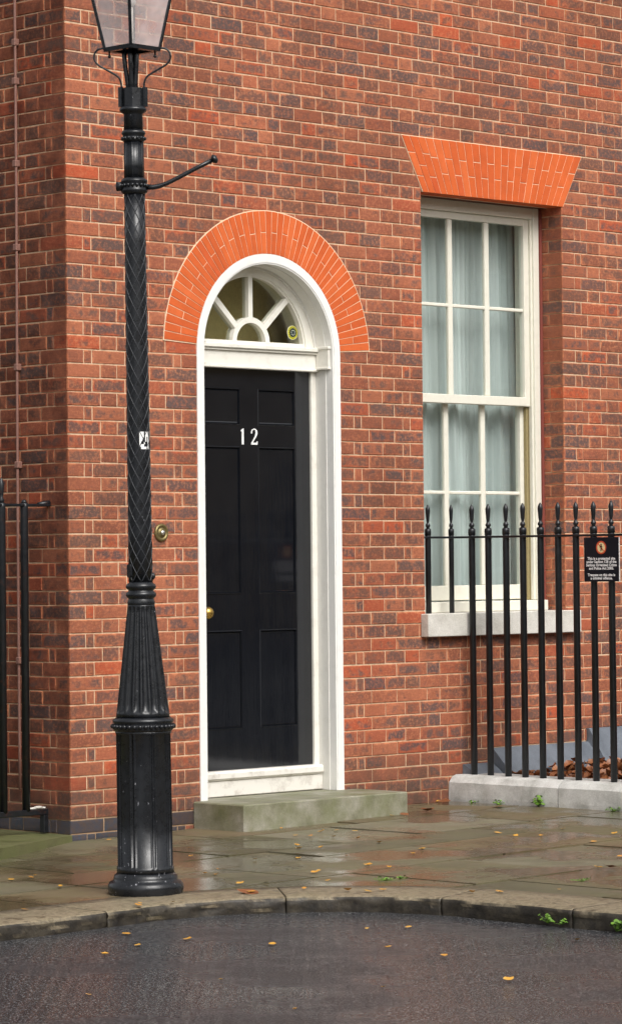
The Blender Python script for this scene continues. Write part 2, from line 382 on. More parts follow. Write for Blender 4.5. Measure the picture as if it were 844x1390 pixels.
def leafmat(name, cols):
    t = NT(name); r = t.rnd(); return t.set(t.mix(.5, t.ramp(t.wn(r, 1.1), [(k/(len(cols)-1), srgb(*c)) for k, c in enumerate(cols)]), t.ramp(t.noise(160, 3, .6), [(.3, srgb(*cols[0])), (.7, srgb(*cols[-1]))])), .45)
M['yleaf'] = leafmat('yellow_leaf', [(190, 128, 34), (214, 160, 56), (180, 104, 34), (206, 172, 92)])
M['bleaf'] = leafmat('brown_leaf', [(112, 62, 34), (150, 88, 50), (84, 44, 26), (168, 112, 72)])
M['green'] = leafmat('weed_green', [(92, 130, 40), (120, 160, 56), (76, 110, 36)])

# ------------------------------------------------------------------ ground, road, pavement
def gz(x, y=0): return .0125*max(-6, min(x, 12))
HUGE = 260
def outer(k):   # signed distance to the road bay; k shifts the edge outwards
    cx, cy, R = -1.72, -3.45, 1.37
    def d(x, y):
        qx, qy = x-cx, y-cy
        if qx > 0 and qy > 0: return math.hypot(qx, qy)-R-k
        return max(qx, qy)-R-k
    return d
dist = outer(0)
def project(x, y, k):
    cx, cy, R = -1.72, -3.45, 1.37
    qx, qy = x-cx, y-cy
    if qx > 0 and qy > 0:
        m = math.hypot(qx, qy) or 1; return cx+qx/m*(R+k), cy+qy/m*(R+k)
    if qx > qy: return cx+R+k, y
    return x, cy+R+k
def curve(s, k):    # along the kerb; s = 0 at the left tangent point, k = offset from the back edge
    cx, cy, R = -1.72, -3.45, 1.37; arc = R*PI/2
    if s < 0: return cx+s, cy+R+k
    if s < arc:
        a = PI/2-s/R; return cx+(R+k)*math.cos(a), cy+(R+k)*math.sin(a)
    return cx+R+k, cy-(s-arc)

gm = MB()
gm.add([(-HUGE, -HUGE, -.30), (HUGE, -HUGE, -.30), (HUGE, HUGE, -.30), (-HUGE, HUGE, -.30)], [(0, 1, 2, 3)])
tag(gm.build('ground', M['soil']), 'dark earth under the street', None, None, 'structure')
rm = MB(); xs = [-60, -20, -8]+[-6+.25*i for i in range(30)]+[3, 12, 60]; ys = [-60, -20, -9]+[-7+.25*i for i in range(24)]+[0, 6]
def rz(x, y): return gz(x)-.066-.012*max(0, min(1, (-y-2.6)))-(.0 if x > -1 else 0)
rm.add([(x, y, rz(x, y)) for y in ys for x in xs], [[j*len(xs)+i, j*len(xs)+i+1, (j+1)*len(xs)+i+1, (j+1)*len(xs)+i] for j in range(len(ys)-1) for i in range(len(xs)-1) if not (ys[j] > -1.9 or (xs[i] > .2))])
tag(rm.build('road', M['road']), 'wet dark asphalt road at the kerb', None, None, 'structure')
# base sheet of the pavement, shows in the joints
pb = MB()
def bay_poly(k, x0, x1, y0, y1):
    pts = [(x0, y1), (x0, curve(-1, k)[1])]
    pts += [curve(-1+.1*i, k) for i in range(0, 45)]
    yb = y0; pts = [p for p in pts if p[1] >= yb]; pts += [(curve(9, k)[0], yb), (x1, yb), (x1, y1)]
    return pts
pl = bay_poly(-.1, -30, 30, -30, 0.3)
# strips instead of one concave polygon
for i in range(len(pl)-4):
    pass
edge_pts = [curve(-28+.4*i, -.1) for i in range(68)]+[curve(-.6+.12*i, -.1) for i in range(26)]
edge_pts = [p for p in edge_pts if p[0] < -.45]
ep = edge_pts+[(-.45, -30)]
vs = [(x, y, gz(x)-.012) for x, y in edge_pts]+[(x, .6, gz(x)-.012) for x, y in edge_pts]; n = len(edge_pts)
pb.add(vs, [[i, i+1, n+i+1, n+i] for i in range(n-1)])
xr = [-.45, 0, 1, 2, 3, 6, 12, 30]
pb.add([(x, y, gz(x)-.012) for y in (-30, .6) for x in xr], [[i, i+1, len(xr)+i+1, len(xr)+i] for i in range(len(xr)-1)])
pav = pb.build('pavement', M['joint']); tag(pav, None, None, None, 'structure')

def clip_slab(x0, x1, y0, y1):
    g = .0095; x0 += g; x1 -= g; y0 += g; y1 -= g; pts = []
    N = 14
    for (ax, ay, bx, by) in ((x0, y0, x1, y0), (x1, y0, x1, y1), (x1, y1, x0, y1), (x0, y1, x0, y0)):
        for i in range(N): pts.append((ax+(bx-ax)*i/N, ay+(by-ay)*i/N))
    if all(dist(*p) < .01 for p in pts): return None
    if all(dist(*p) >= .004 for p in pts): return [(x0, y0), (x1, y0), (x1, y1), (x0, y1)]
    o = []
    for p in pts:
        q = p if dist(*p) >= .004 else project(*p, .004)
        if not (x0-1e-6 <= q[0] <= x1+1e-6 and y0-1e-6 <= q[1] <= y1+1e-6):
            q = (min(max(q[0], x0), x1), min(max(q[1], y0), y1))
            if dist(*q) < 0: continue
        if not o or math.hypot(q[0]-o[-1][0], q[1]-o[-1][1]) > .002: o.append(q)
    return o if len(o) >= 3 else None
rows = [(.0, -.55, [-3.4, -2.5, -1.62, -.72, .52, 1.5, 2.78, 3.7]),
        (-.55, -1.22, [-3.6, -2.9, -1.95, -1.02, -.06, .72, 1.27, 2.1, 2.9, 3.8]),
        (-1.22, -1.62, [-3.3, -2.3, -1.34, -.36, .18, 1.62]), (-1.62, -2.24, [-3.9, -3.0, -1.9, -1.34, -.5, .76, 1.62]),
        (-1.22, -2.24, [1.62, 2.45, 3.3, 4.2]), (-2.24, -3.0, [-3, -1.9, -1.1, -.28, .42, 1.3, 2.2, 3.2]),
        (-3.0, -3.75, [-1.2, -.07, .85, 1.7, 2.5, 3.4]), (-3.75, -4.5, [-1.2, .3, 1.25, 2.1, 3.1])]
rg = random.Random(3)
for (ya, yb, xsj) in rows:
    for i in range(len(xsj)-1):
        po = clip_slab(xsj[i], xsj[i+1], yb, ya)
        if not po: continue
        dz = rg.uniform(-.0025, .0025); tx = rg.uniform(-.002, .002)
        mb = MB(); mb.prismz(po, -.06, lambda x, y, dz=dz, tx=tx, c=xsj[i]: gz(x)+dz+tx*(x-c))
        mb.build('paving_slab', M['paving'], pav)
# wide slabs beyond the picture
far = MB()
far.prismz([(-30, -2.08), (-3.95, -2.08), (-3.95, .3), (-30, .3)], -.4, lambda x, y: gz(x)-.001)
far.prismz([(4.25, -30), (30, -30), (30, 0), (4.25, 0)], -.3, lambda x, y: gz(x)-.001)
far.prismz([(-.33, -30), (4.2, -30), (4.2, -4.52), (-.33, -4.52)], -.3, lambda x, y: gz(x)-.001)
fo = far.build('paving_slab', M['paving'], pav)

kerb_o = bpy.data.objects.new('kerb', None); COL.objects.link(kerb_o); place(kerb_o, (-.76, -2.76, -.06)); tag(kerb_o, None, None, None, 'structure')
joints = [-12, -8, -4.5, -2.4, -1.2, -.18, .92, 1.84, 2.62, 3.5, 4.4, 6, 9, 14]
for a, b in zip(joints[:-1], joints[1:]):
    K = .37; ns = max(2, int((b-a)/.014)) if b-a < 1.3 else 30; mb = MB(); g = .0028; rk = random.Random(int(a*100)+999)
    prof = []; P1 = [rk.uniform(0, 6.3) for _ in range(6)]
    for i in range(ns+1):
        s_ = a+g+(b-a-2*g)*i/ns
        e1, e2, e3 = [.0016*math.sin(s_*11+P1[q])+.0010*math.sin(s_*27+P1[q+3])+rk.uniform(-.0004, .0004) for q in range(3)]
        wob = .004*math.sin(s_*5.1)+.003*math.sin(s_*13.7)+.002*math.sin(s_*31)
        ring = [(-.002, -.25), (-.002, .0), (-.12, .001+rk.uniform(-.001, .001)), (-.24, rk.uniform(-.0015, .0015)), (-K+.016+e1*.5+wob, -.0005), (-K+.005+e1+wob, -.006+e2*.5), (-K+e2*1.6+wob, -.018+e1), (-K+.002+e3*2+wob, -.032), (-K+.001-e1*2+wob, -.045), (-K+.004+e2*2+wob, -.06), (-K+.002+wob, -.25)]
        prof.append([curve(s_, k_)+(z_,) for k_, z_ in ring])
    m_ = len(prof[0]); vs = [(x, y, gz(x)+z) for r_ in prof for (x, y, z) in r_]
    fs = [[i*m_+k, i*m_+(k+1) % m_, (i+1)*m_+(k+1) % m_, (i+1)*m_+k] for i in range(ns) for k in range(m_)]
    fs += [list(range(m_)), [ns*m_+k for k in range(m_-1, -1, -1)]]
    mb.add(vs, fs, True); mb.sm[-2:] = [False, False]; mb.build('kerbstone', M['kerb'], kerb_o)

# ------------------------------------------------------------------ the house
house = empty('brick_house', (1.4, .1, 0), 'old red brick house with arched black front door and tall sash window', 'house')
CR = .072; ZL = 3.9179                      # course height and datum bed joint
def row_z(n): return ZL-CR*(n+1), ZL-CR*n   # bottom, top of course n
BJ, PJ = .0058, .0052                        # bed and perpend joints
CX, ZC, RO, RI = 1.4165, 2.508, .761, .531  # front door arch
WX0, WX1, WZT, WZB = 2.612, 3.815, 3.463, 1.095

XA = [0, .2235, .3355, .559, .671, .8945, 1.016, 1.24, 1.352, 1.462, 1.622, 1.837, 1.949, 2.168, 2.38, 2.607, 2.721, 2.947, 3.059, 3.286, 3.473, 3.698, 3.812, 4.044, 4.151, 4.384, 4.496, 4.721, 4.834, 5.06, 5.17, 5.395, 5.507, 5.73]
XB = [0, .112, .1675, .391, .503, .731, .841, 1.07, 1.185, 1.414, 1.517, 1.678, 1.787, 2.006, 2.118, 2.283, 2.443, 2.552, 2.78, 2.891, 3.114, 3.225, 3.417, 3.532, 3.636, 3.866, 3.982, 4.2, 4.31, 4.535, 4.647, 4.872, 4.984, 5.21, 5.32, 5.545, 5.657]
# either side of the door
LA = [0, .2235, .3355, .559, .671, .889]; LB = [0, .112, .1675, .391, .503, .7265, .782, .889]
PA = [1.951, 2.178, 2.381, 2.612]; PB = [1.951, 2.060, 2.119, 2.286, 2.448, 2.508, 2.612]
RA = [3.815, 4.044, 4.156, 4.384, 4.496, 4.721, 4.834, 5.06, 5.17, 5.395, 5.507, 5.73]; RB = [3.815, 3.930, 3.986, 4.212, 4.322, 4.547, 4.659, 4.884, 4.996, 5.22, 5.332, 5.557, 5.66]
QA = [1.951, 2.177, 2.378, 2.622, 2.727, 2.958, 3.07, 3.295, 3.407, 3.632, 3.744, 3.97, 4.08, 4.305, 4.417, 4.64, 4.75, 4.98, 5.09, 5.32, 5.43, 5.66]
QB = [1.951, 2.060, 2.118, 2.287, 2.445, 2.563, 2.788, 2.9, 3.125, 3.237, 3.462, 3.574, 3.8, 3.91, 4.135, 4.247, 4.472, 4.584, 4.81, 4.92, 5.147, 5.26, 5.484, 5.6]
NTOP, NBOT = -18, 54
def fa_x(z, side):    # skew ends of the flat arch at height z
    t_ = (z-3.463)/.307; return 3.2245-(.5995+.171*t_) if side < 0 else 3.2245+(.5995+.171*t_)
def segments(n):
    zb, zt = row_z(n); B = (n % 2 == 0)
    segs = []
    # where the wall is solid on this course
    if zt <= ZC+.02: segs.append((0, .889, LB if B else LA)); left_end = None
    if zb >= ZC-.001 and zb < ZC+RO+.02:
        hx = lambda z, r: math.sqrt(max(0, r*r-(z-ZC)**2))
        if zt < ZC+RO-.03:
            h = max(hx(zb, RI+.028), hx(zt, RO-.13)); a, b = CX-h, CX+h
        else: a = b = CX
    elif zt > ZC+.02 and zb < ZC: a, b = .889, 1.951
    else: a = b = None
    row = XB if B else XA
    if zt <= ZC+.02: start2 = 1.951
    elif a is not None and a < b: segs.append((0, a, row)); start2 = b
    else: start2 = 0
    lowrow = (QB if B else QA) if start2 == 1.951 else None
    if zt < WZB-.0: 
        segs.append((start2, 5.6, lowrow if lowrow else row))
    elif zb < WZT-.02:
        segs.append((start2, WX0, (PB if B else PA) if zt <= ZC+.02 else row)); segs.append((WX1, 5.6, RB if B else RA))
    elif zb < 3.77-.03:
        m = min(zt, 3.77)-.02; segs.append((start2, fa_x(max(zb, 3.463), -1)+.04, row)); segs.append((fa_x(max(zb, 3.463), 1)-.04, 5.6, RB if B and zt < 3.6 else row))
    else: segs.append((start2, 5.6, row))
    return segs

MESHES = {}
def brick_geo(w_, h_, d_, var):
    key = (round(w_, 3), round(h_, 3), round(d_, 4), var)
    if key in MESHES: return MESHES[key]
    rr = random.Random(hash(key) & 0xffff); j = lambda q: rr.uniform(-q, q)
    X, Z = w_/2, h_/2; c = .0035; ins = .017; insx = min(ins, X*.45)
    P = []; E = []
    def ring(dx, dz, y, jy, jx, e):
        k = len(P)
        for sx, sz in ((-1, -1), (1, -1), (1, 1), (-1, 1)):
            P.append((sx*(X-dx)+j(jx), y+j(jy), sz*(Z-dz)+j(jx))); E.append(e)
        return k
    a = ring(insx, ins, -.0008, .0006, .003, 1.0); b = ring(c, c, 0.0, .0007, .0009, .1); s1 = ring(0, 0, .0045, .0005, .0007, 0.0)
    s2 = ring(0.0, 0.0, d_, 0, 0, 0.0)
    F = [[a, a+1, a+2, a+3]]
    for p, q in ((a, b), (b, s1), (s1, s2)):
        for k in range(4): F.append([q+k, q+(k+1) % 4, p+(k+1) % 4, p+k])
    if d_ > .09:       # quoin brick: its left flank shows too
        F.pop(-1); i0 = min(ins, d_*.3); k = len(P); y0_, y1_ = .0045+i0, d_-i0
        for y, z in ((y0_, -Z+ins), (y0_, Z-ins), (y1_, Z-ins), (y1_, -Z+ins)): P.append((-X-.0004+j(.0006), y+j(.003), z+j(.003))); E.append(1.0)
        o4 = [s1, s1+3, s2+3, s2]; F.append([k, k+1, k+2, k+3])
        for q in range(4): F.append([o4[q], o4[(q+1) % 4], k+(q+1) % 4, k+q])
    MESHES[key] = (P, F, E); return MESHES[key]

bricks = []     # (centre, width, height, depth, wall, blue)
rb = random.Random(11)
mort = MB()
for n_ in range(NTOP, NBOT+1):
    zb, zt = row_z(n_); zb2 = zb if n_ < NBOT else -.1
    for (a, b, joints_) in segments(n_):
        mort.box(a+(.0045 if a in (0, WX1) else -.0), b-(.0045 if b == WX0 else 0), .0045, .30, zb2, zt)
        js = [a]+[q for q in joints_ if a+.028 < q < b-.028]+[b]
        for k in range(len(js)-1):
            l, r = js[k]+(PJ/2 if k or a else 0), js[k+1]-(PJ/2 if k < len(js)-2 else (0 if abs(b-WX0) < .01 or abs(b-.889) < .01 else PJ/2))
            if a > 0 and k == 0 and (abs(a-WX1) < .01 or abs(a-1.951) < .01): l = a
            if r-l < .016: continue
            # bricks longer than a stretcher are split by a hidden joint
            d_ = .06
            if a == 0 and k == 0: d_ = .1025 if r-l > .16 else .205
            if abs(a-WX1) < .01 and k == 0: d_ = .1025 if r-l > .16 else .182
            if abs(b-WX0) < .01 and k == len(js)-2: d_ = .182
            bricks.append((((l+r)/2, 0, (zb+zt)/2), r-l, CR-BJ, d_, 0, (zt < .11 and (l+r)/2 < .80)))
    # window reveal on the right: brick behind the corner stretcher
    if WZB < zt and zb < WZT and n_ % 2:
        bricks.append(((WX1, (.109+.182)/2, (zb+zt)/2), .073, CR-BJ, .06, 1, False))
    # return wall to the left of the corner (faces -x); w is measured along +y
    B = (n_ % 2 == 0)
    ext = [k_*.335 for k_ in range(1, 9)]
    ys_ = [.2085, .317, .5335, .642, .8585, .967, 1.18, 1.29] if B else [.106, .1585, .375, .4835, .70, .8085, 1.025, 1.13, 1.3]
    ys_ = ys_[:-1]+[ys_[-1]+d_+q_ for d_ in ext for q_ in (-.223, 0)] if B else ys_[:-1]+[1.355, 1.465]+[1.465+d_+q_ for d_ in ext[:7] for q_ in (-.11, 0)]
    for k in range(len(ys_)-1):
        l, r = ys_[k]+PJ/2, ys_[k+1]-PJ/2
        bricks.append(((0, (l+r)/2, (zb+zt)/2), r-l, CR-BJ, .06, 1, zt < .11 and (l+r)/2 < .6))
mort.box(.0045, .30, .30, 4.2, -.1, 5.3)      # return wall core
mort.box(5.6, 9.0, .0045, .30, -.1, 5.3)
walls = {0: mort.build('front_wall', M['mortar'], house)}
walls[1] = MB().box(.3, .42, .3, 4, 0, 5.2).build('side_wall', M['mortar'], house)

def px(P):
    d = Vector(P)-CAM; z = d.dot(cf); return 422+FOC*d.dot(cr)/z, 650-FOC*d.dot(cu)/z, z
scored = []
for i, (c, w_, h_, d_, wall, blue) in enumerate(bricks):
    x, y, z = px(c); fs_ = .69 if wall else .72
    vis = 8 < x < 836 and 6 < y < 1290 and not (wall == 1 and c[0] > 1 and False)
    if 158 < x < 236 and abs(x-190) < (14 if y < 800 else 34) : vis = False
    scored.append((w_*fs_*(FOC/z) if vis else -1, -z, i))
scored.sort(reverse=True); single = set(i for _, _, i in scored[:298])
stuffV, stuffF, stuffE, stuffM = [], [], [], []
MC = {}
for i, (c, w_, h_, d_, wall, blue) in enumerate(bricks):
    wq = round(w_/.002)*.002 if i in single else w_
    P, F, E = brick_geo(wq, h_, d_, rb.randrange(3) if i in single else rb.randrange(100000))
    c = (c[0], c[1], c[2]+rb.uniform(-.0007, .0007)); dy = rb.uniform(-.0012, .0012); th = 0 if wall == 0 else -PI/2
    if c[0] > 3.5 and wall == 1: pass
    loc = Vector(c)+(Vector((0, dy, 0)) if wall == 0 else Vector((dy, 0, 0))); rz_ = th+rb.uniform(-.004, .004); ry_ = rb.uniform(-.004, .004)
    if i in single:
        key = (id(P), blue)
        if key not in MC:
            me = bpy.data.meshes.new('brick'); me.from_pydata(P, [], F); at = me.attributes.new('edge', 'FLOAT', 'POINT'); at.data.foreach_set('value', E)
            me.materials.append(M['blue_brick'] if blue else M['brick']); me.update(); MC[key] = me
        o = bpy.data.objects.new('brick', MC[key]); COL.objects.link(o); place(o, loc, walls[wall]); o.rotation_euler = (0, 0, rz_)
        if wall == 0: o.rotation_euler = (0, ry_, rz_)
    else:
        R_ = Matrix.Rotation(rz_, 3, 'Z') @ Matrix.Rotation(ry_ if wall == 0 else 0, 3, 'Y'); k = len(stuffV)
        stuffV += [tuple(R_ @ Vector(p)+loc) for p in P]; stuffF += [[q+k for q in f] for f in F]; stuffE += E; stuffM += [1 if blue else 0]*len(F)
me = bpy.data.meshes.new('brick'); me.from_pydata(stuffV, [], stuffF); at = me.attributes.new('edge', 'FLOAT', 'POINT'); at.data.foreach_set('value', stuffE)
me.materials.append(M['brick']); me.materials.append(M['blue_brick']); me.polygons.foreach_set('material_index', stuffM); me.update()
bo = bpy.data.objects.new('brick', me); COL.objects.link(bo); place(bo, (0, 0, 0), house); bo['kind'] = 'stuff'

# arches of rubbed orange brick
def wedge_mesh(name, poly, y0, y1, parent, mat):
    cx_ = sum(p[0] for p in poly)/len(poly); cz_ = sum(p[1] for p in poly)/len(poly); b = .0014; inn = []
    for (x, z) in poly:
        dx, dz = cx_-x, cz_-z; L = math.hypot(dx, dz); inn.append((x+dx/L*b*1.5, z+dz/L*b*1.5))
    n = len(poly); vs = [(x, y0, z) for x, z in inn]+[(x, y0+b, z) for x, z in poly]+[(x, y1, z) for x, z in poly]
    fs = [list(range(n)), list(range(3*n-1, 2*n-1, -1))]+[[i, (i+1) % n, (i+1) % n+n, i+n] for i in range(n)]+[[i+n, (i+1) % n+n, (i+1) % n+2*n, i+2*n] for i in range(n)]
    return MB().add(vs, fs).build(name, mat, parent)
def arcpoly(r0, r1, a0, a1, n=3):
    A = [a0+(a1-a0)*i/n for i in range(n+1)]
    return [(CX+r0*math.cos(a), ZC+r0*math.sin(a)) for a in A]+[(CX+r1*math.cos(a), ZC+r1*math.sin(a)) for a in reversed(A)]
am = MB(); ND = 49; a0, a1 = math.radians(3.2), PI-math.radians(3.2)
for i in range(64):
    q0, q1 = a0+(a1-a0)*i/64, a0+(a1-a0)*(i+1)/64; am.prism(arcpoly(RI+.0, RO+.005, q0-(0.006 if i == 0 else 0), q1+(.006 if i == 63 else 0), 1), -.0032, .12)
darch = am.build('door_arch', M['archjoint'], house); darch['label'] = 'semicircular arch of bright orange rubbed brick'
J = .0044
for i in range(ND):
    t0, t1 = a0+(a1-a0)*i/ND, a0+(a1-a0)*(i+1)/ND; rm_ = (RI+RO)/2; g = J/2/rm_
    y_ = -.0062+rb.uniform(-.0006, .0006)
    cuts = [RI+.002, RO] if i % 2 == 0 else [RI+.002, rm_+rb.uniform(-.008, .008), RO]
    for k in range(len(cuts)-1):
        wedge_mesh('arch_brick', arcpoly(cuts[k]+(J/2 if k else 0), cuts[k+1]-(J/2 if k < len(cuts)-2 else 0), t0+g, t1-g, 2), y_, .10, darch, M['arch'])
wa = MB(); wa.prism([(fa_x(3.463, -1)-.003, 3.4645), (fa_x(3.463, 1)+.003, 3.4645), (fa_x(3.77, 1)+.004, 3.774), (fa_x(3.77, -1)-.004, 3.774)], -.0032, .12)
warch = wa.build('window_arch', M['archjoint'], house); warch['label'] = 'flat splayed arch of bright orange rubbed brick'
NF = 24
for i in range(NF):
    fx = lambda t_, z: fa_x(z, -1)+(fa_x(z, 1)-fa_x(z, -1))*t_
    z0_, z1_ = 3.463, 3.77
    cuts = ([z0_, z1_-.105, z1_] if i % 2 else [z0_, z0_+.115, z1_])
    if i in (0, 1, 2): cuts = [z0_, z0_+.09+.03*(i % 2), z1_-.09, z1_] if i != 1 else [z0_, z0_+.15, z1_]
    for k in range(len(cuts)-1):
        zb, zt = cuts[k]+(J/2 if k else 0), cuts[k+1]-(J/2 if k < len(cuts)-2 else 0); g = J/2
        wedge_mesh('arch_brick', [(fx(i/NF, zb)+g, zb), (fx((i+1)/NF, zb)-g, zb), (fx((i+1)/NF, zt)-g, zt), (fx(i/NF, zt)+g, zt)], -.0062+rb.uniform(-.0006, .0006), .10, warch, M['arch'])

# roof edge above the picture and plain wall further right
MB().box(-.35, 9, -.35, 4, 5.3, 5.5).box(-.2, 9, -.2, 4, 5.18, 5.3).build('eaves', M['sill'], house)

# ---- door surround
DF = MB()
z_base = .1472
RB_ = .474
# flush white band round the opening, as a ring with square section
def band(mb, r0, r1, y0, y1, zb, n=48, full=True):
    A = [PI*i/n for i in range(n+1)]
    o = [(CX+r1, zb)]+[(CX+r1*math.cos(a), ZC+r1*math.sin(a)) for a in A]+[(CX-r1, zb)]
    i_ = [(CX+r0, zb)]+[(CX+r0*math.cos(a), ZC+r0*math.sin(a)) for a in A]+[(CX-r0, zb)]
    m_ = len(o)
    for k in range(m_-1):
        vs = []
        for y in (y0, y1):
            vs += [(i_[k][0], y, i_[k][1]), (o[k][0], y, o[k][1]), (o[k+1][0], y, o[k+1][1]), (i_[k+1][0], y, i_[k+1][1])]
        mb.add(vs, [(0, 1, 2, 3), (4, 5, 6, 7), (0, 3, 7, 4), (1, 2, 6, 5)])
band(DF, RB_+.012, RI+.0005, -.006, .05, z_base)
band(DF, RB_+.004, RB_+.012, -.002, .05, z_base)
surround = DF.build('door_surround', M['white_brick'], house); surround['label'] = 'white painted edging round the arched doorway'
RV = MB(); band(RV, RB_-.0, RI-.001, .05, .30, z_base, 48)
band(RV, .462, RB_+.0, .118, .30, ZC+.0, 48)
RV.build('door_reveal', M['white_render'], house)
# door frame jambs
FR = MB(); DL, DR = .945, 1.857; YD = .145
FR.box(DR, DR+.036, .128, .30, .255, 2.43, .003); FR.box(DR+.0362, CX+RB_, .136, .30, .165, 2.43, .002)
FR.box(CX-RB_, DL, .128, .30, .255, 2.43, .003)
FR.build('door_frame', M['white'], house)
# threshold
TH = MB(); x0, x1 = CX-RB_+.001, CX+RB_-.001
TH.box(x0, x1, .10, .30, .150, .235, .004); TH.box(x0, x1, .082, .25, .2355, .285, .012)
TH.build('threshold', M['whiteworn'], house)
# transom with small cornice
TR = MB()
TR.box(x0, x1, .085, .28, 2.535, 2.556, .003); TR.box(x0, x1, .098, .28, 2.522, 2.5345, .002); TR.box(x0, x1, .112, .28, 2.4425, 2.5215, .002)
TR.box(x0, x1, .1, .28, 2.428, 2.442, .003)
TR.build('transom', M['white'], house)
BRK = MB(); xb = CX+RB_; BRK.box(xb-.016, xb+.0, .012, .11, 2.447, 2.557, .003); BRK.box(xb-.024, xb, .006, .118, 2.549, 2.5635, .002); BRK.box(xb-.022, xb, .008, .118, 2.438, 2.451, .002)
BRK.build('impost_bracket', M['white'], house)
BRK = MB(); xb = CX-RB_; BRK.box(xb, xb+.016, .012, .11, 2.447, 2.557, .003); BRK.box(xb, xb+.024, .006, .118, 2.549, 2.5635, .002); BRK.box(xb, xb+.022, .008, .118, 2.438, 2.451, .002)
BRK.build('impost_bracket', M['white'], house)
# fanlight
ZF = 2.562; FC = CX
def ring_arc(mb, r0, r1, y0, y1, zc, a0=0, a1=PI, n=36):
    for k in range(n):
        q0, q1 = a0+(a1-a0)*k/n, a0+(a1-a0)*(k+1)/n; vs = []
        for y in (y0, y1):
            for (r, a) in ((r0, q0), (r1, q0), (r1, q1), (r0, q1)): vs.append((FC+r*math.cos(a), y, zc+r*math.sin(a)))
        mb.add(vs, [(0, 1, 2, 3), (4, 5, 6, 7), (0, 3, 7, 4), (1, 2, 6, 5)])
fan = MB(); ring_arc(fan, .405, .463, .128, .2, ZF-.03); ring_arc(fan, .395, .405, .138, .2, ZF-.03)
fan.box(FC-.44, FC+.44, .14, .2, ZF-.004, ZF+.018)
fl = fan.build('fanlight', M['white'], house); fl['label'] = 'semicircular fanlight over the door with sunburst bars'
hub = MB(); ring_arc(hub, .108, .138, .138, .19, ZF+.01); hub.build('glazing_bar', M['white'], fl)
for an in (PI/2, PI/4-.04, 3*PI/4+.04):
    m = MB(); d = Vector((math.cos(an), 0, math.sin(an))); nn = Vector((-d.z, 0, d.x)); c0 = Vector((FC, 0, ZF)); ps = []
    for r_ in (.134, .405):
        for s_ in (-1, 1): ps.append(c0+d*r_+nn*s_*.0155)
    poly = [(ps[0].x, ps[0].z), (ps[1].x, ps[1].z), (ps[3].x, ps[3].z), (ps[2].x, ps[2].z)]
    m.prism(poly, .142, .19); m.build('glazing_bar', M['white'], fl)
g_ = MB(); g_.prism([(FC+.42*math.cos(PI*k/24), ZF-.02+.42*math.sin(PI*k/24)) for k in range(25)], .166, .170); g_.build('glass_pane', M['fanglass'], fl)
# round yellow sticker in the right-hand light
st = MB(); sx, sz = 1.752, 2.642
disc = lambda r, n=28, cx=0, cz=0: [(cx+r*math.cos(2*PI*k/n), cz+r*math.sin(2*PI*k/n)) for k in range(n)]
st.prism(disc(.039, 28, sx, sz), .1640, .1655, mi=0); st.prism(disc(.0365, 28, sx, sz), .1620, .1639, mi=1); st.prism(disc(.025, 28, sx, sz), .1600, .1619, mi=2)
for k in range(7):
    a = 2*PI*k/7+.3; st.prism(disc(.0026, 8, sx+.013*math.cos(a), sz+.013*math.sin(a)), .1580, .1599, mi=0)
for k in range(16):
    a = 2*PI*k/16; st.prism(disc(.0022, 6, sx+.0305*math.cos(a), sz+.0305*math.sin(a)), .1605, .1619, mi=2)
s_o = st.build('round_sticker', [flat('sticker_white', srgb(225, 225, 205), .4), flat('sticker_yellow', srgb(196, 190, 40), .4), flat('sticker_dark', srgb(28, 48, 52), .4)], fl)
s_o['label'] = 'small round yellow sticker with dark centre'

# the door leaf: stiles and rails with six recessed panels
door = MB(); PX = [(DL+.11, DL+.391), (1.465, DR-.112)]; PX = [(1.055, 1.335), (1.465, 1.745)]; PZ = [(.50, 1.028), (1.22, 2.012), (2.125, 2.325)]
xs_ = [DL, PX[0][0], PX[0][1], PX[1][0], PX[1][1], DR]; zs_ = [.287, .50, 1.028, 1.22, 2.012, 2.125, 2.325, 2.43]
for i in range(5):
    for k in range(7):
        if i in (1, 3) and k in (1, 3, 5): continue
        door.box(xs_[i], xs_[i+1], YD, YD+.05, zs_[k], zs_[k+1])
dl = door.build('door', M['door'], house); dl['label'] = 'glossy black six panel front door'
for (a, b) in PX:
    for (c, d) in PZ:
        m = MB(); e1 = .014
        loops = []
        for off, y in ((0, YD+.0005), (.003, YD-.0035), (.007, YD-.0035), (.010, YD+.009), (.014, YD+.006), (.019, YD+.0065)):
            loops.append([(a+off, y, c+off), (b-off, y, c+off), (b-off, y, d-off), (a+off, y, d-off)])
        for L0, L1 in zip(loops[:-1], loops[1:]):
            for q in range(4): m.add([L0[q], L0[(q+1) % 4], L1[(q+1) % 4], L1[q]], [(0, 1, 2, 3)])
        m.add(loops[-1], [(0, 1, 2, 3)])
        L0 = loops[0]
        for q in range(4):
            p, r_ = L0[q], L0[(q+1) % 4]; m.add([p, r_, (r_[0], YD+.03, r_[2]), (p[0], YD+.03, p[2])], [(0, 1, 2, 3)])
        m.build('door_panel', M['door'], dl)
kb = MB()
pr = [(.012, .0), (.034, .001), (.036, .005), (.017, .010), (.013, .025), (.016, .034), (.030, .044), (.035, .058), (.032, .072), (.020, .083), (.004, .087)]
kb.lathe(pr, 24); kb.xf(lambda v: Vector((1.032+v.x*.95, YD-v.z, 1.125+v.y*.95))); kb.build('door_knob', M['brass'], dl)
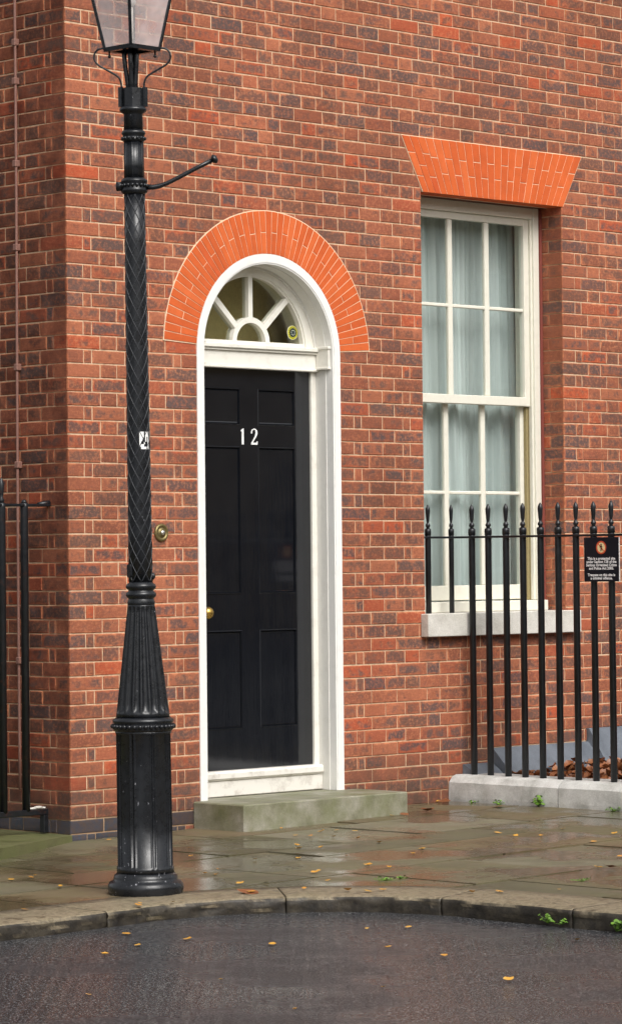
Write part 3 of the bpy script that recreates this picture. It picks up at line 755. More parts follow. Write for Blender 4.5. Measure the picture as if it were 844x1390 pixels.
# numerals 1 and 2
def stroke(pts, ws):
    L, R_ = [], []
    for i, p in enumerate(pts):
        q0, q1 = pts[max(i-1, 0)], pts[min(i+1, len(pts)-1)]; dx, dz = q1[0]-q0[0], q1[1]-q0[1]; l = math.hypot(dx, dz)
        nx, nz = -dz/l, dx/l; L.append((p[0]+nx*ws[i]/2, p[1]+nz*ws[i]/2)); R_.append((p[0]-nx*ws[i]/2, p[1]-nz*ws[i]/2))
    return L, R_
def strip(mb, L, R_, y0, y1):
    for i in range(len(L)-1): mb.prism([L[i], L[i+1], R_[i+1], R_[i]], y0, y1)
n1 = MB(); ox, oz, H = 1.350, 2.023, .086
n1.prism([(ox-.0065, oz), (ox+.0075, oz), (ox+.0075, oz+H), (ox-.002, oz+H-.003), (ox-.013, oz+H-.013), (ox-.013, oz+H-.017), (ox-.0065, oz+H-.013)], YD-.0035, YD+.002)
o = n1.build('door_number', M['number'], dl); o['label'] = 'white numeral 1'
n2 = MB(); ox = 1.436
pp = [(-.019, .060), (-.020, .068), (-.014, .079), (-.003, .084), (.009, .081), (.0165, .071), (.0165, .059), (.009, .044), (-.003, .027), (-.014, .013), (-.021, .005)]
ww = [.009, .007, .006, .0055, .009, .0125, .013, .010, .007, .006, .006]
L, R_ = stroke([(ox+a, oz+b) for a, b in pp], ww); strip(n2, L, R_, YD-.0035, YD+.002)
n2.prism([(ox-.024, oz), (ox+.022, oz), (ox+.025, oz+.018), (ox+.021, oz+.018), (ox+.017, oz+.011), (ox-.017, oz+.0115)], YD-.0040, YD+.002)
o = n2.build('door_number', M['number'], dl); o['label'] = 'white numeral 2'
# dim hall behind fanlight
hall = MB(); hall.box(.7, 2.1, .44, .46, 2.3, 3.2); hall.box(.9, 2.0, .31, .6, 3.15, 3.17); hall.box(.88, .9, .31, .6, 2.3, 3.15); hall.box(2.03, 2.05, .31, .6, 2.3, 3.15)
hall.build('hall_wall', flat('dim_hall_wall', srgb(232, 214, 164), .8), house)

# doorstep
ds = MB(); ds.box(.834, 2.05, -.385, .0, -.04, .147, .006); ds.box(x0, x1, 0.001, .30, -.04, .1465)
dso = ds.build('doorstep', M['step'], house); dso['label'] = 'thick mossy stone step below the front door'

# ---- sash window
win = MB(); FY = .162
win.box(WX0+.02, WX0+.068, FY, .30, WZB+.06, 3.463, .003); win.box(3.747, 3.795, FY, .30, WZB+.06, 3.463, .003)
win.box(WX0+.0685, 3.7465, FY+.004, .30, 3.398, 3.463, .003)
win.box(WX0+.0683, WX0+.085, FY+.012, .30, WZB+.06, 3.397); win.box(3.731, 3.7468, FY+.012, .30, WZB+.06, 3.397, .002)
wo = win.build('sash_window', M['cream'], house); wo['label'] = 'tall cream six over six sash window'
MB().box(3.7955, 3.8145, .155, .25, WZB+.01, 3.455).build('red_edge_strip', M['redpaint'], house)
MB().box(WX0, 3.8145, .121, .30, 3.4645, 3.60).box(WX0, 3.8145, .125, .30, 3.4632, 3.4643).build('window_soffit', M['soffit'], house)
def sash(zb, zt, y, top_rail, bot_rail, name, zm, meet=False):
    a, b = WX0+.087, 3.729; st_ = .044
    m = MB(); m.box(a, a+st_, y, y+.04, zb, zt, .002); m.box(b-st_, b, y, y+.04, zb, zt, .002)
    m.box(a+st_, b-st_, y+.001, y+.04, zt-top_rail, zt, .002); m.box(a+st_, b-st_, y-(.012 if meet else -.001), y+.04, zb, zb+bot_rail, .003)
    o = m.build(name, M['cream'], wo)
    gx0, gx1, gz0, gz1 = a+st_, b-st_, zb+bot_rail, zt-top_rail; pw = (gx1-gx0)/3
    for k in (1, 2):
        MB().box(gx0+pw*k-.019, gx0+pw*k+.019, y+.006, y+.034, gz0, gz1, .005).build('glazing_bar', M['cream'], wo)
    for k in range(3):
        MB().box(gx0+pw*k+(.0195 if k else 0), gx0+pw*(k+1)-(.0195 if k < 2 else 0), y+.006, y+.034, zm-.010, zm+.010, .004).build('glazing_bar', M['cream'], wo)
        for (c, d) in ((gz0, zm-.009), (zm+.009, gz1)):
            r_ = random.Random(k*7+int(c*10)); t1 = r_.uniform(-.0012, .0012)
            MB().add([(gx0+pw*k+.012*(k > 0), y+.02+t1, c), (gx0+pw*(k+1)-.012*(k < 2), y+.02-t1, c), (gx0+pw*(k+1)-.012*(k < 2), y+.02, d), (gx0+pw*k+.012*(k > 0), y+.02, d)], [(0, 1, 2, 3)]).build('glass_pane', M['glass'], wo)
    return o
sash(2.292, 3.397, FY+.024, .040, .052, 'upper_sash', 2.857, True)
sash(WZB+.065, 2.335, FY+.068, .035, .085, 'lower_sash', 1.781)
MB().box(3.7295, 3.746, FY+.035, .29, WZB+.06, 2.29).box(3.715, 3.7292, FY+.045, FY+.065, WZB+.06, 2.29).build('sash_track', M['track'], wo)
ts = MB(); ts.box(WX0+.001, 3.79, .115, .29, WZB-.002, WZB+.058, .004); ts.build('timber_sill', M['cream'], wo)
sl = MB(); sl.box(2.573, 3.882, -.06, .0, .963, 1.092, .004); sl.box(WX0+.001, 3.814, .0, .30, .963, 1.0925)
so_ = sl.build('window_sill', M['sill'], house); so_['label'] = 'pale stone sill below the sash window'
# room behind
room = MB(); room.box(2.3, 4.3, 1.6, 1.62, .8, 3.8); room.box(2.28, 2.3, .31, 1.6, .8, 3.8); room.box(4.3, 4.32, .31, 1.6, .8, 3.8); room.box(2.3, 4.3, .31, 1.6, 3.8, 3.82); room.box(2.3, 4.3, .31, 1.6, .78, .8)
room.build('room_wall', flat('dim_room_wall', srgb(150, 146, 120), .85), house)

# sheer curtains hang inside (things of their own)
def curtain_mat():
    t = NT('sheer_blue_white_curtain'); c = t.ramp(t.noise(1.0, 3, .5, vec=t.scl((30, 4, .6))), [(.3, srgb(200, 210, 208)), (.7, srgb(236, 242, 240))])
    m = t.set(c, .9); tl = t.n('ShaderNodeBsdfTranslucent'); t.l(c, tl.inputs[0]); mx = t.n('ShaderNodeMixShader'); mx.inputs[0].default_value = .35
    t.l(t.b.outputs[0], mx.inputs[1]); t.l(tl.outputs[0], mx.inputs[2]); t.l(mx.outputs[0], t.out.inputs[0]); return m
cm = curtain_mat()
def curtain(x0, x1, ph, amp, label, lean, y0=.33):
    m = MB(); NX, NZ = 150, 26; z0, z1 = 1.12, 3.5
    for j in range(NZ+1):
        tz = j/NZ; z = z0+(z1-z0)*tz
        for i in range(NX+1):
            u_ = i/NX; xx = x0+(x1-x0)*u_; xx += lean(u_, tz)
            f = math.sin(u_*(x1-x0)*44+ph+.6*math.sin(u_*9+ph))+.45*math.sin(u_*(x1-x0)*131+ph*2+tz*.8)
            m.v.append((xx, y0+f*amp*(1.1-.45*tz)+.01*math.sin(tz*3+u_*5), z))
    m.f = [[j*(NX+1)+i, j*(NX+1)+i+1, (j+1)*(NX+1)+i+1, (j+1)*(NX+1)+i] for j in range(NZ) for i in range(NX)]; m.sm = [True]*len(m.f); m.mi = [0]*len(m.f)
    tag(m.build('sheer_curtain', cm), label, 'curtain', 'sheer curtains behind the sash window')
curtain(2.55, 3.30, .4, .020, 'wide pale blue sheer curtain hanging in folds behind left panes of the sash window', lambda u, t: 0)
curtain(3.28, 3.86, 2.1, .018, 'narrower sheer curtain behind the right panes of the sash window', lambda u, t: -.10*(1-u)*max(0, .42-t), .35)

# conduit on return wall, with clips
cn = MB(); pts = [(-.018, .372+.004*math.sin(z*1.3), z) for z in [.24+i*.25 for i in range(20)]]; cn.tube(pts, .0075, 8)
cno = cn.build('wall_conduit', M['conduit'], house); cno['label'] = 'thin brown painted pipe clipped to the return wall'
for z in (4.07, 3.87, 3.446, 3.015, 2.4, 1.9, .9): MB().box(-.03, .002, .358, .388, z-.018, z+.018, .004).build('pipe_clip', M['conduit'], cno)

# lead covers at the foot of the wall behind the railing
for (xa, xb_, ztop, lab) in ((2.905, 3.145, .235, None), (3.15, 4.035, .315, None), (3.985, 5.4, .392, None)):
    m = MB(); yt = -.012 if xa < 3.9 else -.020
    m.add([(xa, yt, ztop), (xb_, yt, ztop), (xb_+.0, -.17, .12), (xa+.035, -.17, .12), (xa, .02, ztop+.003), (xb_, .02, ztop+.003), (xb_, .02, .05), (xa, .02, .05)], [(0, 1, 2, 3), (0, 4, 5, 1), (0, 3, 7, 4), (1, 5, 6, 2), (3, 2, 6, 7), (4, 7, 6, 5)])
    m.build('lead_flashing', M['lead'], house)

# doorbell
bell = MB(); pr = [(.047, 0), (.047, .006), (.041, .011), (.034, .012), (.031, .007), (.024, .006), (.021, .012), (.004, .013)]
bell.lathe(pr, 32); BX, BZ = .624, 1.548; bell.xf(lambda v: Vector((BX+v.x, -.002-v.z, BZ+v.y)))
b_o = bell.build('doorbell', M['agedbrass'], house); b_o['label'] = 'round brass bell push beside the doorway'
bb = MB(); bb.ball((BX, -.017, BZ), .013, 14, 8, (1, .6, 1)); bb.build('bell_button', M['steel'], b_o)

# ------------------------------------------------------------------ the terrace across the street (seen in the gloss of the door and the panes)
opp = empty('terrace_house', (14, -27, 0), 'tan brick terrace across the street mirrored in the black door', 'house')
ow = MB(); ow.box(-30, 62, -34, -27, -.3, 8.0).box(-30, 62, -34, -26.7, 8.0, 8.3)
ow.build('wall', flat('far_brown_brick', srgb(178, 156, 120), .9), opp)
fg_ = flat('far_window_dark', srgb(40, 46, 50), .2); fw_ = flat('far_window_white', srgb(210, 206, 196), .6)
for ix in range(18):
    for (z0, z1) in ((1.2, 3.3), (4.6, 6.7)):
        x = -27+ix*5.0; f_ = MB(); f_.box(x, x+1.3, -27.0, -26.95, z0, z1).build('window', fw_, opp)
        MB().box(x+.1, x+1.2, -26.94, -26.93, z0+.1, z1-.1).build('pane', fg_, opp)

# ------------------------------------------------------------------ right railing, its plinth, the notice
XR = 2.90
pln = empty('stone_plinth', (2.96, -.8, .03), 'long pale grey stone kerb carrying the right-hand railing', 'plinth')
for (ya, yb) in ((-.003, -.808), (-.816, -2.4)):
    m = MB(); X0, X1 = 2.785, 3.06; zt = .182
    n = 10; sec = [(X0+.004, -.04), (X0, .06), (X0+.001, .142), (X0+.03, .174), (X0+.06, zt), (X1, zt), (X1, -.04)]
    rr_ = random.Random(int(-ya*100)+2); vs = []
    for i in range(n+1):
        y = ya+(yb-ya)*i/n; vs += [(x+rr_.uniform(-.002, .002), y, z+rr_.uniform(-.0015, .0015)) for x, z in sec]
    k = len(sec); m.add(vs, [[i*k+j, i*k+(j+1) % k, (i+1)*k+(j+1) % k, (i+1)*k+j] for i in range(n) for j in range(k)]+[list(range(k)), [n*k+j for j in range(k-1, -1, -1)]])
    m.build('kerb_block', M['plinth'], pln)
rail = empty('iron_railing', (XR, -.6, .18), 'black iron railing with spear tops standing on the pale stone plinth', 'railing')
ZR = 1.520
def bar(x, y, z0, parent, zr=None, r=.0185, name='bar'):
    zr = zr or ZR
    m = MB(); m.lathe([(r, z0), (r, zr-.004), (r, zr+.045)], 14, (x, y)); m.lathe([(r*1.12, zr+.012), (r*1.12, zr+.044), (r*.8, zr+.050)], 14, (x, y))
    b_ = m.build(name, M['iron'], parent)
    f = MB(); q = r/.0185
    pr = [(.011*q, zr+.050), (.010*q, zr+.056), (.0145*q, zr+.062), (.0155*q, zr+.068), (.013*q, zr+.075), (.0080*q, zr+.081), (.0080*q, zr+.088), (.0105*q, zr+.1), (.0138*q, zr+.140), (.0148*q, zr+.155), (.0130*q, zr+.165), (.006*q, zr+.180), (.001, zr+.186)]
    f.lathe(pr, 14, (x, y)); f.build('finial', M['iron'], b_)
m = MB(); m.box(XR-.022, XR+.022, -2.4, .0195, ZR-.006, ZR+.006, .002); m.build('rail', M['iron'], rail)
MB().box(WX0-.0, XR-.0225, -.001, .0395, ZR-.006, ZR+.006, .002).build('rail', M['iron'], rail)
for y in [-.094, -.218, -.351, -.477, -.607, -.735, -.864, -.990, -1.115, -1.24, -1.365, -1.49, -1.62, -1.75]: bar(XR, y, .165, rail)
bar(2.660, .02, 1.091, rail, r=.0165); bar(2.852, .02, 1.091, rail, r=.0145)
# notice plate
sg = empty('warning_notice', (XR-.03, -1.065, 1.26), 'small black notice with white lettering hung on the right railing', 'sign')
# plate lies in the railing's plane and faces the street (-x)
SY0, SY1, SZ0, SZ1, SXF = -.944, -1.19, 1.268, 1.508, XR-.0245
navy = flat('notice_black', srgb(16, 20, 30), .3); ntw = flat('notice_white', (.85, .85, .85, 1), .5); ntr = flat('notice_red', srgb(206, 84, 48), .5); ntc = flat('notice_cream', srgb(236, 214, 160), .5)
MB().box(SXF-.0035, SXF, SY1, SY0, SZ0, SZ1, .0008).build('plate', navy, sg)
MB().box(SXF-.0036, SXF+.0004, SY1-.003, SY1-.0003, SZ0, SZ1).build('plate_edge', ntw, sg)
cyc, czc = (SY0+SY1)/2+.0, SZ1-.056
def yz_disc(r, xo, rin=0, n=32, z=czc, y=cyc):
    m = MB(); A = [2*PI*k/n for k in range(n)]
    if rin == 0: m.add([(SXF-xo, y+r*math.cos(a), z+r*math.sin(a)) for a in A], [list(range(n))])
    else:
        m.add([(SXF-xo, y+q*math.cos(a), z+q*math.sin(a)) for q in (rin, r) for a in A], [[k, (k+1) % n, n+(k+1) % n, n+k] for k in range(n)])
    return m
yz_disc(.035, .0040).build('prohibition_disc', ntc, sg)
m = yz_disc(.036, .0044, .0275); m.add([(SXF-.0046, cyc+a, czc+b) for a, b in ((.022, .018), (.018, .022), (-.022, -.018), (-.018, -.022))], [(0, 1, 2, 3)]); m.build('prohibition_ring', ntr, sg)
fg = yz_disc(.0045, .0048, 0, 12, czc+.017)
def lim(p, q, w_):
    dy, dz = q[0]-p[0], q[1]-p[1]; l = math.hypot(dy, dz); ny, nz = -dz/l*w_/2, dy/l*w_/2
    fg.add([(SXF-.0048, cyc+a, czc+b) for a, b in ((p[0]+ny, p[1]+nz), (q[0]+ny, q[1]+nz), (q[0]-ny, q[1]-nz), (p[0]-ny, p[1]-nz))], [(0, 1, 2, 3)])
lim((0, .012), (0, -.004), .008); lim((0, -.003), (.006, -.021), .004); lim((0, -.003), (-.007, -.020), .004); lim((.001, .010), (.010, .0), .003); lim((-.001, .010), (-.010, .001), .003)
fg.build('walking_figure', navy, sg)
def text(s_, z, size, parent):
    cu_ = bpy.data.curves.new('lettering', 'FONT'); cu_.body = s_; cu_.size = size; cu_.align_x = 'CENTER'; cu_.offset = .0008; cu_.resolution_u = 2; cu_.space_character = 1.02
    to = bpy.data.objects.new('tmp', cu_); COL.objects.link(to); bpy.context.view_layer.update()
    me = bpy.data.meshes.new_from_object(to.evaluated_get(bpy.context.evaluated_depsgraph_get())); bpy.data.objects.remove(to)
    vs = [v.co.copy() for v in me.vertices]; fs = [list(p.vertices) for p in me.polygons]; bpy.data.meshes.remove(me)
    # reader stands at -x: text runs toward -y
    MB().add([(SXF-.0042, cyc-v.x, z+v.y) for v in vs], fs).build('lettering', ntw, parent)
TS = .0205
for k, s_ in enumerate(["This is a protected site", "under Section 128 of the", "Serious Organised Crime", "and Police Act 2005.", None, "Trespass on this site is", "a criminal offence."]):
    if s_: text(s_, SZ1-.122-k*.0178, TS, sg)

# dead leaves drifted behind the railing
lf = MB(); rl = random.Random(5)
def leaf_poly(c, size, nrm, ang, curl, mb):
    n = Vector(nrm).normalized(); a = n.orthogonal().normalized(); b = n.cross(a)
    u_ = a*math.cos(ang)+b*math.sin(ang); v_ = n.cross(u_)
    out = [(0, 0), (.18, .30), (.45, .42), (.8, .22), (1.05, 0), (.8, -.22), (.45, -.42), (.18, -.30)]
    vs = [Vector(c)+u_*(p-.5)*size+v_*q*size+n*(curl*size*((p-.5)**2*2+q*q*3)) for p, q in out]+[Vector(c)]
    mb.add(vs, [[8, k, (k+1) % 8] for k in range(8)], True)
for i in range(900):
    x = rl.uniform(3.08, 4.9); y = rl.uniform(-.62, -.14) if rl.random() < .75 else rl.uniform(-1.5, -.5)
    z = .115+.045*max(0, 1-abs(y+.35)*2)*rl.random()+rl.random()*.03+(.05*rl.random() if 3.5 < x < 4.5 else 0)
    leaf_poly((x, y, z), rl.uniform(.035, .08), (rl.uniform(-.8, .8), rl.uniform(-.8, .8), 1), rl.uniform(0, 6.3), rl.uniform(.2, .9), lf)
tag(lf.build('dead_leaves', M['bleaf']), 'drift of curled brown leaves behind the right railing', None, None, 'stuff')
area = MB(); area.prismz([(3.06, -2.4), (5.6, -2.4), (5.6, -.0), (3.06, -.0)], -.05, .10); tag(area.build('area_floor', M['soil']), None, None, None, 'structure')

# ------------------------------------------------------------------ left railing and the stone under it
lr = empty('iron_railing', (-.15, .15, .06), 'black iron railing fixed to the return wall left of the lamp post', 'railing')
YL = .15
MB().box(-1.6, -.002, YL-.018, YL+.018, 1.682, 1.696, .003).build('rail', M['rustiron'], lr)
MB().tube([(-.07, YL, 1.692), (-.02, YL, 1.700), (.004, YL, 1.70)], [.012, .014, .016], 8).build('rail_bracket', M['rustiron'], lr)
MB().box(-1.6, -.03, YL-.018, YL+.018, .128, .158, .004).build('rail', M['rustiron'], lr)
MB().box(-.062, -.034, YL-.018, YL+.018, .036, .128, .003).build('foot', M['rustiron'], lr)
MB().box(-.17, -.045, YL-.012, YL+.012, .1585, .168, .003).ball((-.09, YL-.005, .167), .016, 8, 5, (2, 1, .5)).build('paint_crust', M['sill'], lr)
for x in (-.163, -.31, -.457, -.60, -.75, -.9):
    m = MB(); m.lathe([(.0205, .150), (.0205, 1.68), (.0205, 1.70)], 12, (x, YL)); b_ = m.build('bar', M['rustiron'], lr)
    f = MB()
    if x < -.2: f.lathe([(.012, 1.7), (.017, 1.712), (.009, 1.725), (.012, 1.745), (.016, 1.79), (.006, 1.82), (.001, 1.828)], 12, (x, YL))
    else: f.lathe([(.014, 1.7), (.014, 1.708), (.008, 1.716), (.001, 1.717)], 10, (x, YL))
    f.build('finial', M['rustiron'], b_)
lb = MB()
poly = [(-.004, .0), (-.004, .55), (-2.6, .55), (-2.6, -1.2), (-1.5, -.78), (-.8, -.44), (-.35, -.20), (-.10, -.07), (-.02, -.035)]
lb.prismz(poly[::-1], -.2, lambda x, y: .030-.018*x if x > -1.5 else .057)
tag(lb.build('stone_block', M['greenstone']), 'low algae green stone slab at the foot of the left railing', 'stone slab')

# ------------------------------------------------------------------ street lamp
LC = Vector((-1.355, -2.07, 0)); RT = Vector((.71005, -.70415, 0)); NV = Vector((.70415, .71005, 0))
lamp = empty('street_lamp', (LC.x, LC.y, -.017), 'tall black cast iron lamp post with glass lantern standing at the kerb', 'street lamp')
def lean(v):     # local lamp coordinates -> place, with the post's slight lean
    return LC+Vector((v.x, v.y, v.z))+RT*(.0055-.0079*v.z)
def Lt(mb, name, parent=lamp, mat=None): return mb.xf(lean).build(name, mat or M['lampiron'], parent)
ang0 = math.atan2(-NV.y, -NV.x)   # toward the viewer
m = MB(); m.lathe([(.150, -.05), (.158, -.012), (.163, .006), (.160, .024), (.150, .036), (.138, .040), (.137, .050), (.134, .062), (.126, .068), (.120, .074)], 56)
Lt(m, 'base')
def basemod(a, r, z):
    q = ((a-ang0)/(2*PI)*8) % 1; d = min(abs(q-.40), abs(q-.60)); e = 0
    if d < .045: e = .0085*(1-(d/.045)**2)
    if abs(q-.5) < .08: e -= .002
    return e if .10 < z < .665 else (.0085 if z <= .10 or z >= .665 else 0)
m = MB(); m.lathe([(.114, .070), (.1135, .098), (.1135, .102), (.1130, .3), (.1125, .5), (.112, .66), (.112, .666), (.112, .675)], 224, mod=basemod); Lt(m, 'pedestal')
MB_ = MB(); MB_.box(-.012, .012, -.004, .004, .595, .625, .002)
MB_.xf(lambda v: Vector((0, 0, v.z))+(-NV)*(.112*math.cos(1.15))+(-RT)*(.112*math.sin(1.15))+(-NV)*(-v.y)+RT*(v.x)); Lt(MB_, 'small_plate')
m = MB(); m.lathe([(.112, .668), (.126, .678), (.129, .686), (.128, .700), (.124, .708), (.130, .713), (.131, .722), (.120, .730), (.113, .735)], 64)
for k in range(34):
    a = 2*PI*k/34; m.ball((.130*math.cos(a), .130*math.sin(a), .695), .0105, 8, 6)
Lt(m, 'beaded_ring')
def flute(a, r, z):
    N = 18; q = ((a-ang0)/(2*PI)*N) % 1; d = abs(q-.5)*2; t = min(1, max(0, (z-.752)/.02)); t2 = min(1, max(0, (1.205-z)/.012))
    return -(.10*r)*max(0, 1-(d/.74)**2)**.5*min(t, t2) if d < .74 else 0
zs2 = [.735, .750, .753, .757, .762, .770]+[.79+.02*i for i in range(20)]+[1.18, 1.19, 1.196, 1.202, 1.207, 1.212]
m = MB(); m.lathe([(.115-(.115-.058)*((z-.735)/(1.212-.735))**1.0, z) for z in zs2], 252, mod=flute); Lt(m, 'fluted_cone')
m = MB(); m.lathe([(.056, 1.205), (.060, 1.222), (.055, 1.236), (.054, 1.240), (.062, 1.246), (.066, 1.255), (.062, 1.266), (.054, 1.271), (.054, 1.276), (.062, 1.282), (.0655, 1.290), (.062, 1.300), (.053, 1.306), (.051, 1.31)], 48); Lt(m, 'collar')
def rS(z): return .0505-(z-1.31)/(2.98-1.31)*.0075
m = MB(); m.lathe([(rS(1.31+1.668*i/8), 1.31+1.668*i/8) for i in range(9)], 48); nf_ = len(m.f)
for sg_ in (-1, 1):
    for k in range(8):
        pts = []
        for i in range(197):
            z = 1.312+1.66*i/196; a = ang0+.1+2*PI*(k/8+sg_*(z-1.31)/.072/8); rr_ = rS(z)+.0003; pts.append((rr_*math.cos(a), rr_*math.sin(a), z))
        m.tube(pts, .0019, 5)
m.mi = [0]*nf_+[1]*(len(m.f)-nf_)
Lt(m, 'shaft', lamp, [M['lampiron'], M['ribhighlight']])
m = MB(); m.lathe([(.043, 2.972), (.050, 2.976), (.057, 2.984), (.058, 2.992), (.054, 2.998), (.054, 3.022), (.058, 3.027), (.056, 3.035), (.046, 3.042), (.043, 3.044)], 40)
for k in range(18):
    a = 2*PI*k/18; m.ball((.056*math.cos(a), .056*math.sin(a), 3.010), .0085, 6, 5)
p0 = -RT*.045; m.tube([Vector((p0.x, p0.y, 3.008)), Vector((-RT.x*.078, -RT.y*.078, 3.008))], .020, 14)
Lt(m, 'collar')
def reed(a, r, z):
    q = (a/(2*PI)*10) % 1; d = abs(q-.5)*2; return .0025 if d > .72 else 0
m = MB(); m.lathe([(.0405, 3.042), (.0405, 3.1), (.040, 3.205)], 120, mod=reed); Lt(m, 'neck')
m = MB(); m.lathe([(.042, 3.200), (.048, 3.203), (.0495, 3.210), (.046, 3.214), (.046, 3.226), (.050, 3.230), (.0525, 3.238), (.049, 3.245), (.041, 3.25)], 40)
for k in range(16):
    a = 2*PI*k/16; m.ball((.0475*math.cos(a), .0475*math.sin(a), 3.213), .0085, 6, 5)
Lt(m, 'collar')
m = MB(); m.lathe([(.0415, 3.245), (.0405, 3.315), (.042, 3.32), (.052, 3.326), (.0585, 3.333), (.0585, 3.341), (.052, 3.348), (.043, 3.353)], 40); Lt(m, 'neck')
m = MB(); m.lathe([(.046, 3.350), (.046, 3.43)], 8, smooth=False)
for s_ in (-1, 1):
    q = RT*s_*.052; m.tube([Vector((q.x, q.y, 3.35)), Vector((q.x, q.y, 3.435))], .012, 6, smooth=False)
Lt(m, 'hexagonal_socket')
m = MB(); m.tube([Vector((0, 0, 3.42)), Vector((0, 0, 3.61))], .013, 10)
for s_, t_ in ((-1, -.35), (-.2, -1), (.6, -.6)):
    d = (RT*s_-NV*-t_); m.tube([Vector((d.x*.018, d.y*.018, 3.39)), Vector((d.x*.02, d.y*.02, 3.45)), Vector((d.x*.030, d.y*.030, 3.52)), Vector((d.x*.034, d.y*.034, 3.57)), Vector((d.x*.022, d.y*.022, 3.61))], [.012, .011, .010, .011, .012], 8)
Lt(m, 'stem')
m = MB(); AR = [Vector((RT.x*r_, RT.y*r_, z)) for r_, z in ((.04, 3.006), (.08, 3.004), (.105, 3.008), (.14, 3.020), (.20, 3.050), (.27, 3.086), (.340, 3.120))]
m.tube(AR, [.013, .0115, .0105, .0095, .0095, .0095, .0095], 10)
e = AR[-1]; dd = (AR[-1]-AR[-2]).normalized(); m.tube([e-dd*.006, e+dd*.004, e+dd*.008, e+dd*.018], [.014, .021, .021, .012], 12); Lt(m, 'ladder_arm')
for s_ in (-1, 1):
    P = [(.047, 3.35), (.048, 3.43), (.052, 3.462), (.066, 3.484), (.105, 3.508), (.145, 3.532), (.163, 3.556), (.162, 3.580), (.148, 3.598), (.125, 3.604), (.108, 3.600)]
    # smooth the scroll
    S = []
    for i in range(len(P)-1):
        for k in range(4):
            t_ = k/4; a = P[max(i-1, 0)]; b = P[i]; c = P[i+1]; d = P[min(i+2, len(P)-1)]
            S.append(tuple(.5*((2*b[j])+(-a[j]+c[j])*t_+(2*a[j]-5*b[j]+4*c[j]-d[j])*t_**2+(-a[j]+3*b[j]-3*c[j]+d[j])*t_**3) for j in (0, 1)))
    S.append(P[-1]); m = MB(); m.tube([Vector((RT.x*s_*r_, RT.y*s_*r_, z)) for r_, z in S], .0045, 8)
    q = RT*s_*.098; m.tube([Vector((q.x, q.y, 3.60)), Vector((q.x, q.y, 3.573))], .004, 6); m.ball((q.x, q.y, 3.568), .0075, 8, 6); m.ball((q.x, q.y, 3.60), .011, 8, 6, (1, 1, .6))
    Lt(m, 'scroll_bracket')
# lantern: square, corner toward the street
LB, LT_, ZB, ZT = .118, .215, 3.607, 4.03
dirs = [-NV, RT, NV, -RT]
def corner(k, r_, z, sc_=1.0): d = dirs[k % 4]; return Vector((d.x*r_, d.y*r_, z))
lan = MB()
lan.add([corner(k, LB+.004, ZB-.018) for k in range(4)]+[corner(k, LB+.006, ZB) for k in range(4)]+[corner(k, LB-.03, ZB) for k in range(4)]+[corner(k, LB-.03, ZB-.018) for k in range(4)], [[k, (k+1) % 4, (k+1) % 4+4, k+4] for k in range(4)]+[[k+4, (k+1) % 4+4, (k+1) % 4+8, k+8] for k in range(4)]+[[k, (k+1) % 4, (k+1) % 4+12, k+12] for k in range(4)]+[[k+8, (k+1) % 4+8, (k+1) % 4+12, k+12] for k in range(4)])
lan.add([corner(k, LB-.02, ZB-.006) for k in range(4)], [(0, 1, 2, 3)])
for k in range(4):
    lan.tube([corner(k, LB, ZB-.004), corner(k, LT_, ZT)], .0075, 6, smooth=False)
    lan.tube([corner(k, LT_, ZT), corner(k+1, LT_, ZT)], .009, 6, smooth=False)
lan.add([corner(k, LT_+.02, ZT+.004) for k in range(4)]+[corner(k, .07, ZT+.16) for k in range(4)], [[k, (k+1) % 4, (k+1) % 4+4, k+4] for k in range(4)])
lan.lathe([(.075, ZT+.155), (.06, ZT+.2), (.02, ZT+.24), (.02, ZT+.27), (.001, ZT+.3)], 16)
lo_ = Lt(lan, 'lantern'); lo_['label'] = 'four sided glass lantern at the top of the post'
for k in range(4):
    Lt(MB().add([corner(k, LB-.001, ZB), corner(k+1, LB-.001, ZB), corner(k+1, LT_-.001, ZT), corner(k, LT_-.001, ZT)], [(0, 1, 2, 3)]), 'glass_pane', lo_, M['lampglass'])
g = MB(); g.tube([Vector((0, 0, 3.6)), Vector((0, 0, 3.78))], .008, 8); g.lathe([(.008, 3.78), (.02, 3.80), (.02, 3.84), (.006, 3.86)], 12); Lt(g, 'burner', lo_, M['sill'])
# torn white sticker and small box on the shaft
def wrap(mb, a_mid, z_mid, w_, h_, r_, n=6, holes=()):
    for i in range(n):
        for j in range(n):
            if (i, j) in holes: continue
            qs = []
            for (di, dj) in ((0, 0), (1, 0), (1, 1), (0, 1)):
                a = a_mid+((i+di)/n-.5)*w_/r_; z = z_mid+((j+dj)/n-.5)*h_; qs.append((r_*math.cos(a), r_*math.sin(a), z))
            mb.add(qs, [(0, 1, 2, 3)])
m = MB(); wrap(m, ang0+.62, 1.915, .048, .075, rS(1.915)+.0008, 7, {(3, 4), (3, 5), (3, 6), (2, 3), (3, 3), (1, 2), (2, 2), (4, 2), (4, 1), (3, 1), (0, 0), (5, 1), (5, 2), (5, 3), (5, 4)})
o = Lt(m, 'torn_sticker', lamp, M['number'])
m = MB(); m.prism([(-.010, -.028), (.010, -.028), (.016, -.02), (.016, .02), (.010, .028), (-.010, .028), (-.016, .02), (-.016, -.02)], -.012, .0)
da = ang0-1.05; dv = Vector((math.cos(da), math.sin(da), 0)); dt = Vector((-dv.y, dv.x, 0))
m.xf(lambda v: dv*(.046-v.y)+dt*v.x+Vector((0, 0, 1.358+v.z))); Lt(m, 'small_plate')
m = MB(); m.ball((0, 0, 0), .011, 8, 5, (1, 1, 1.4)); da2 = ang0+1.5; m.xf(lambda v: v+Vector((.052*math.cos(da2), .052*math.sin(da2), 1.335))); Lt(m, 'bolt')

